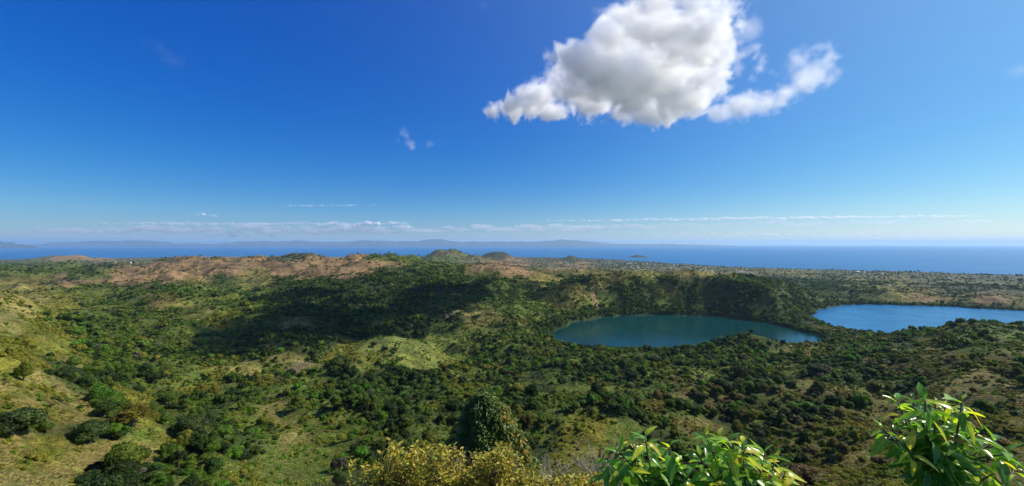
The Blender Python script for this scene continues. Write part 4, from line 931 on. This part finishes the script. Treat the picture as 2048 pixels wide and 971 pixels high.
# ------------------------------------------------------------------ clouds: lumpy hulls filled with real scattering droplets
BASE = 490.0      # cloud base above the viewpoint
def cloud(name, label, blobs, vox, noise_sc, amp, dens, plane=BASE, flat=.8, zoff=.25, seed=1, cat='cloud', Yfix=None, aniso=.3, fringe=1.0):
    B = []
    for b in blobs:
        px, py, r = b[:3]; Y = Yfix if Yfix else plane * F / max(HY - py, 60 if not Yfix else 1); rm = r / F * Y
        p = at(px, py, Y); B.append((p.x, p.y, p.z + 0 * rm, rm, b[3] if len(b) > 3 else 1.0))
    B = np.array(B); pad = amp * 1.9 + vox * 2
    lo = np.array([(B[:, 0] - B[:, 3] * B[:, 4]).min(), (B[:, 1] - B[:, 3]).min(), (B[:, 2] - B[:, 3]).min()]) - pad
    hi = np.array([(B[:, 0] + B[:, 3] * B[:, 4]).max(), (B[:, 1] + B[:, 3]).max(), (B[:, 2] + B[:, 3]).max()]) + pad
    n = np.ceil((hi - lo) / vox).astype(int); g = [lo[i] + vox * np.arange(n[i]) for i in range(3)]
    D = np.full(n, 1e6, np.float32)
    for x, y, z, r, sx in B:
        e = np.sqrt(((g[0][:, None, None] - x) / sx) ** 2 + (g[1][None, :, None] - y) ** 2 + ((g[2][None, None, :] - z) / flat) ** 2) - r
        k = r * .35; hh = np.clip(.5 + .5 * (D - e) / k, 0, 1); D = D * (1 - hh) + e * hh - k * hh * (1 - hh)      # smooth union
    m = np.abs(D) < amp * 2.2 + vox * 2; ix = np.nonzero(m)
    x = g[0][ix[0]] / noise_sc; y = g[1][ix[1]] / noise_sc; z = g[2][ix[2]] / noise_sc
    s = 0; a = 1
    for k in range(5):
        s = s + a * (np.abs(noise3(x * 2.1 ** k + 7, y * 2.1 ** k, z * 2.1 ** k * 1.1, seed + k * 13)) * 2 - .62); a *= .70
    D[ix] -= amp * s * .62
    D = np.clip(D, -3 * vox, 3 * vox)
    def hull(nm, A, iso, dn, parent=None, c=None):
        gr = vdb.FloatGrid(3.0 * vox); gr.copyFromArray(np.clip(A, -3 * vox, 3 * vox)); P, T, Q = gr.convertToPolygons(isovalue=0.0, adaptivity=0.0)
        P = P * vox + lo; c = P.mean(0) if c is None else c
        fl = [f for f in (np.asarray(Q), np.asarray(T)) if len(f)]
        o = obj(nm, np_mesh(nm, P - c, fl, [mat_volume(nm + '_droplets', (.995, .997, 1.0), dn, aniso)], True), parent, None if parent else tuple(c)); print(nm, len(P)); return o, c
    if not fringe: o, c = hull(name, D, 0, dens); return tag(o, label, cat)
    sf = .8 * (np.abs(noise3(x * 2.7, y * 2.7, z * 2.7, seed + 91)) * 2 - .6) + .35 * noise3(x * 6.1 + 4, y * 6.1, z * 6.1, seed + 92) + .5 * noise3(x * .9 + 4, y * .9, z * .9, seed + 93)
    D1 = D.copy(); D1[ix] += amp * .14; o, c = hull(name, D1, 0, dens * .70); tag(o, label, cat)
    hull('billow', D, 0, dens * .34, o, c)
    D2 = D.copy(); D2[ix] -= amp * (.08 + .32 * sf); hull('fringe', D2, 0, dens * .18 * fringe, o, c)
    D3 = D.copy(); D3[ix] -= amp * (.16 + .60 * sf); hull('wisp', D3, 0, dens * .07 * fringe, o, c)
    return o
def droplet_grid(name, rho, lo, vox, c, dens, aniso, parent):
    """a fog volume made by geometry nodes from the densities carried by the object's own points"""
    n = rho.shape; me = bpy.data.meshes.new(name); tot = int(np.prod(n)); me.vertices.add(tot)
    a = me.attributes.new('rho', 'FLOAT', 'POINT'); a.data.foreach_set('value', np.ascontiguousarray(rho, dtype=np.float32).ravel())
    o = obj(name, me, parent); g = bpy.data.node_groups.new(name + '_nodes', 'GeometryNodeTree')
    g.interface.new_socket('Geometry', in_out='INPUT', socket_type='NodeSocketGeometry'); g.interface.new_socket('Geometry', in_out='OUTPUT', socket_type='NodeSocketGeometry')
    gi = g.nodes.new('NodeGroupInput'); go = g.nodes.new('NodeGroupOutput'); L = g.links.new
    mn = lo - c; mx = mn + vox * (np.array(n) - 1)
    vc = g.nodes.new('GeometryNodeVolumeCube'); vc.inputs['Min'].default_value = tuple(mn); vc.inputs['Max'].default_value = tuple(mx)
    for k, ax in enumerate('XYZ'): vc.inputs['Resolution ' + ax].default_value = int(n[k])
    ps = g.nodes.new('GeometryNodeInputPosition'); sb = g.nodes.new('ShaderNodeVectorMath'); sb.operation = 'SUBTRACT'; L(ps.outputs[0], sb.inputs[0]); sb.inputs[1].default_value = tuple(mn)
    sc = g.nodes.new('ShaderNodeVectorMath'); sc.operation = 'SCALE'; L(sb.outputs[0], sc.inputs[0]); sc.inputs['Scale'].default_value = 1 / vox
    ad = g.nodes.new('ShaderNodeVectorMath'); ad.operation = 'ADD'; L(sc.outputs[0], ad.inputs[0]); ad.inputs[1].default_value = (.5, .5, .5)
    fl = g.nodes.new('ShaderNodeVectorMath'); fl.operation = 'FLOOR'; L(ad.outputs[0], fl.inputs[0])
    m1 = g.nodes.new('ShaderNodeVectorMath'); m1.operation = 'MAXIMUM'; L(fl.outputs[0], m1.inputs[0]); m1.inputs[1].default_value = (0, 0, 0)
    m2 = g.nodes.new('ShaderNodeVectorMath'); m2.operation = 'MINIMUM'; L(m1.outputs[0], m2.inputs[0]); m2.inputs[1].default_value = tuple(float(v - 1) for v in n)
    dt_ = g.nodes.new('ShaderNodeVectorMath'); dt_.operation = 'DOT_PRODUCT'; L(m2.outputs[0], dt_.inputs[0]); dt_.inputs[1].default_value = (float(n[1] * n[2]), float(n[2]), 1.0)
    si = g.nodes.new('GeometryNodeSampleIndex'); si.data_type = 'FLOAT'; si.domain = 'POINT'; L(gi.outputs[0], si.inputs['Geometry'])
    na = g.nodes.new('GeometryNodeInputNamedAttribute'); na.data_type = 'FLOAT'; na.inputs['Name'].default_value = 'rho'; L(na.outputs['Attribute'], si.inputs['Value'])
    L(dt_.outputs['Value'], si.inputs['Index']); L(si.outputs[0], vc.inputs['Density'])
    sm = g.nodes.new('GeometryNodeSetMaterial'); sm.inputs['Material'].default_value = mat_volume(name + '_droplets', (.988, .993, 1.0), dens, aniso); L(vc.outputs[0], sm.inputs[0]); L(sm.outputs[0], go.inputs[0])
    md = o.modifiers.new('fog', 'NODES'); md.node_group = g; return o
def puff(name, label, blobs, vox, noise_sc, amp, dens, width, seed=1, flat=.8, aniso=.35, gain=.62, plane=BASE, Yfix=None, wispy=0.0):
    B = []
    for b in blobs:
        px, py, r = b[:3]; Y = Yfix or plane * F / max(HY - py, 60); p = at(px, py, Y); B.append((p.x, p.y, p.z, r / F * Y))
    B = np.array(B); pad = amp * 1.3 + vox * 3; rm = B[:, 3:4]
    lo = (B[:, :3] - rm).min(0) - pad; hi = (B[:, :3] + rm).max(0) + pad; n = np.ceil((hi - lo) / vox).astype(int)
    g = [(lo[i] + vox * np.arange(n[i])).astype(np.float32) for i in range(3)]; D = np.full(n, 1e5, np.float32)
    for x, y, z, r in B:
        e = np.sqrt((g[0][:, None, None] - x) ** 2 + (g[1][None, :, None] - y) ** 2 + ((g[2][None, None, :] - z) / flat) ** 2) - r
        k = r * .4; hh = np.clip(.5 + .5 * (D - e) / k, 0, 1); D = D * (1 - hh) + e * hh - k * hh * (1 - hh)
    ix = np.nonzero(D < amp * 1.25); x = g[0][ix[0]] / noise_sc; y = g[1][ix[1]] / noise_sc; z = g[2][ix[2]] / noise_sc
    wx = noise3(x * .8, y * .8, z * .8, seed + 200) * .5; x = x + wx; z = z + noise3(x * .9 + 5, y * .9, z * .9, seed + 201) * .4
    s = 0; a = 1; t = 0
    for k in range(6):
        f = 2.03 ** k; bil = np.abs(noise3(x * f + 7, y * f, z * f, seed + k * 13)) * 2 - .66; s = s + a * (bil * (1 - wispy) + wispy * 1.1 * noise3(x * f + 3, y * f, z * f, seed + k * 13)); t += a; a *= gain
    s = s / t * 2.2
    rho = np.zeros(n, np.float32); v = (-D[ix] + amp * (s + .28)) / width; rho[ix] = np.clip(v, 0, 1) ** 1.4
    rho[[0, -1]] = 0; rho[:, [0, -1]] = 0; rho[:, :, [0, -1]] = 0
    c = (lo + hi) / 2
    gr = vdb.FloatGrid(1.0); gr.copyFromArray(1 - rho); P, T, Q = gr.convertToPolygons(isovalue=.88, adaptivity=.0)
    P = P * vox + lo - c; fl = [f for f in (np.asarray(Q), np.asarray(T)) if len(f)]
    o = obj(name, np_mesh(name, P, fl, [mat_volume(name + '_core', (.995, .997, 1), dens * .06, aniso)], True), loc=tuple(c)); tag(o, label, 'cloud')
    droplet_grid('billows', rho, lo, vox, c, dens, aniso, o); print(name, n, len(P)); return o
big = [(982, 222, 10), (1005, 216, 20), (1035, 205, 30), (1040, 222, 20), (1075, 200, 38), (1085, 222, 24), (1125, 180, 38), (1128, 130, 26), (1125, 225, 20), (1165, 165, 55), (1160, 110, 34), (1205, 120, 62), (1190, 205, 38), (1230, 75, 48), (1250, 150, 75), (1232, 30, 22), (1262, 30, 30), (1300, 55, 52), (1290, 140, 75),
       (1290, 215, 40), (1320, 10, 36), (1345, 25, 32), (1360, 85, 65), (1350, 180, 62), (1405, 45, 42), (1418, 105, 44), (1400, 155, 44), (1388, 205, 34), (1440, 50, 30), (1455, 22, 18), (1448, 85, 22), (1250, 225, 28), (1335, 222, 34), (1385, 0, 30), (1468, 42, 12), (1425, 180, 16)]
puff('cumulus_cloud', 'big white cumulus cloud with a grey base slanting across the upper sky', big, 4.2, 85.0, 40.0, .040, 28, seed=5, gain=.72, flat=.72)
puff('cumulus_cloud', 'elongated white puff just right of the lower end of the big cloud', [(1428, 226, 15), (1450, 224, 22), (1478, 212, 27), (1505, 212, 26), (1535, 206, 26), (1560, 198, 20), (1572, 184, 13)], 4.2, 52, 40, .017, 32, seed=9, wispy=.5, gain=.74)
puff('cumulus_cloud', 'ragged white puff at the upper right, highest right of the long puff', [(1598, 128, 20), (1612, 150, 26), (1638, 135, 22), (1658, 116, 12), (1600, 170, 18), (1654, 155, 15), (1584, 182, 13)], 4.2, 46, 42, .013, 34, seed=11, wispy=.65, gain=.74)
puff('cumulus_cloud', 'thin curled wisp of cloud between the big cloud and the ragged puff', [(1448, 128, 11), (1470, 118, 12), (1490, 108, 11), (1512, 98, 10), (1522, 118, 10), (1521, 138, 10), (1505, 155, 8), (1470, 140, 10), (1452, 150, 10)], 4.0, 38, 22, .022, 24, seed=15, wispy=.6, gain=.74)
puff('cumulus_cloud', 'soft pale puff hugging the upper right shoulder of the big cloud', [(1490, 52, 20), (1505, 60, 20), (1515, 38, 14), (1500, 72, 13)], 4.4, 50, 24, .010, 40, seed=17, wispy=.5, gain=.74)
puff('cumulus_cloud', 'small thin wisp high above left of the big cloud tip', [(1180, 12, 13), (1188, 20, 9)], 4.0, 34, 18, .006, 34, seed=19, wispy=.7)
puff('cumulus_cloud', 'faint small wisp at the top edge left of the big cloud', [(968, 10, 12)], 4.0, 30, 16, .005, 30, seed=20, wispy=.7)
puff('cumulus_cloud', 'small y shaped wisp alone in the blue sky left of centre', [(806, 260, 8), (812, 274, 8), (820, 290, 9), (824, 297, 6), (798, 277, 6)], 4.0, 40, 22, .010, 26, seed=21, wispy=.7)
puff('cumulus_cloud', 'tiny pale wisp right beside the y shaped wisp', [(858, 291, 9), (864, 285, 7)], 4.0, 40, 20, .009, 26, seed=22, wispy=.7)
puff('cumulus_cloud', 'faint grey smudge of cloud in the deep blue at upper left', [(335, 105, 16), (350, 118, 18), (362, 122, 15), (322, 95, 11)], 5.0, 50, 30, .0025, 44, seed=23, wispy=.8)
puff('cumulus_cloud', 'faint puff at the right edge of the sky', [(2020, 148, 10), (2040, 142, 13), (2060, 142, 13)], 5.0, 44, 22, .005, 36, seed=24, wispy=.7)
# the row of small cumulus low over the sea and thin stratus sheets, 45 km out
FARY = 45000.0
far = [('low row of small bright clouds over the sea at left', [(400, 474, 3, 3), (420, 472, 4, 3), (442, 470, 5, 2), (462, 472, 4, 3), (490, 473, 3, 4)], .0011),
       ('small detached cloud to the right of the low bright row', [(545, 473, 2.5, 2.5)], .0008),
       ('single small white cloud highest over the left horizon', [(395, 431, 3, 2), (405, 428, 3.4, 2), (412, 430, 3, 2)], .0026),
       ('faint small cloud beside the highest white one', [(430, 433, 3, 3)], .0005),
       ('thin line of small clouds left of the brighter bank', [(560, 449, 2.5, 4), (585, 448, 3, 3), (610, 450, 2.5, 5)], .0006),
       ('bank of bright small clouds above the far mountains', [(665, 449, 4, 2.5), (690, 452, 3.5, 3), (718, 448, 5, 2), (740, 446, 5, 2), (760, 448, 5, 2), (790, 447, 3, 4)], .0026),
       ('faint chain of tiny clouds over the mainland mountains at centre', [(1065, 468, 2, 3), (1092, 467, 3, 2), (1106, 466, 3, 2), (1130, 469, 2.5, 3)], .0006),
       ('small row of puffs between the bright bank and the low row', [(640, 452, 3, 2), (655, 450, 3, 2), (820, 455, 2.5, 4), (850, 462, 2.5, 5)], .0006),
       ('scattered tiny puffs low over the left sea', [(150, 475, 2, 3), (200, 474, 2.5, 3), (236, 470, 2.5, 3), (300, 417, 2, 2)], .0005),
       ('faint chain of tiny clouds right of the mainland mountains', [(1160, 469, 2, 4), (1185, 468, 3, 2.5), (1225, 470, 2.4, 4)], .0005)]
for i, (lab, bl, dn) in enumerate(far):
    rd_ = random.Random(i + 3); q = []
    for x, y, r, m in bl:                                           # heaps of small lobes, higher in the middle of each heap
        for k in range(int(m * 2) + 1):
            u = rd_.uniform(-1, 1); q.append((x + u * r * m * 1.1, y + r * .4 - abs(rd_.gauss(0, .35)) * r * (1 - u * u), r * rd_.uniform(.45, .9) * (1 - .45 * abs(u))))
    puff('distant_cloud', lab, q, 52.0, 420.0, 190.0, dn * 5.5, 170.0, seed=40 + i, flat=.75, Yfix=FARY, wispy=.25, gain=.7)
def chain(px0, px1, py, r, seed, drift=0.0, wob=1.2, gap=0.0):
    rd = random.Random(seed); out = []; x = px0
    while x < px1:
        t = (x - px0) / (px1 - px0); e = math.sin(math.pi * min(1, max(0, t))) ** .5; q = r * rd.uniform(.55, 1.1) * (.35 + .65 * e)
        if rd.random() > gap: out.append((x, py + drift * t + rd.uniform(-wob, wob), q, rd.uniform(3, 5)))
        x += q * 3.2
    return out
strat = [('long thin pale cloud sheet low over the right horizon', chain(1090, 1960, 443, 3.2, 1, -10, 1.6), .0028),
         ('soft lower edge of pale cloud under the long sheet at right', chain(1250, 1990, 452, 5, 2, -8, 3), .0009),
         ('thin high streak of cloud left of centre', chain(555, 750, 413, 1.6, 3, -1, .8), .0030),
         ('wide milky cloud layer over the left horizon', chain(60, 900, 462, 8, 4, -2, 5), .0018),
         ('long milky streak above the row of small clouds at left', chain(180, 820, 449, 3.6, 5, 0, 2.5), .0026),
         ('milky cloud layer low over the centre horizon', chain(880, 1330, 458, 7, 6, -2, 5), .0013),
         ('faint streaks low over the right horizon', chain(1150, 1900, 468, 2.5, 7, 4, 3, .4), .0018)]
for i, (lab, bl, dn) in enumerate(strat):
    cloud('cloud_layer', lab, bl, 75, 420, 110, dn, fringe=0, Yfix=FARY, seed=60 + i, flat=.8)

# ------------------------------------------------------------------ thin smoke of two field fires
for px, py, Yg, lab in ((1515, 549, 3700, 'thin blue smoke drifting up beyond the crater hump'), (1818, 577, 2700, 'faint smoke rising from the plain beyond the far lake')):
    Ys = np.linspace(Yg * .7, Yg * 1.3, 200); zz = height((px - CX) / F * Ys, Ys); i = int(np.argmin(np.abs(HY + (H - zz) / Ys * F - py))); Y = Ys[i]; s = Y / F
    mb = MB(); p0 = at(px, py, Y); mb.tube([p0, p0 + Vector((-9 * s, 0, 2.5 * s)), p0 + Vector((-24 * s, 8, 5 * s)), p0 + Vector((-42 * s, 10, 8 * s))], [1.2 * s, 2.2 * s, 3 * s, 3 * s], 10)
    tag(obj('smoke', mb.mesh('smoke', [mat_volume('smoke', (.9, .93, 1), .009)], True)), lab, 'smoke', kind='stuff')

# ------------------------------------------------------------------ the air
mb = MB(); mb.box((-92000, -92000, -14), (92000, 92000, 715))
hz = obj('haze', mb.mesh('haze', [mat_volume('air', (.50, .76, 1.0), 1.9e-5, .2)])); tag(hz, kind='stuff')
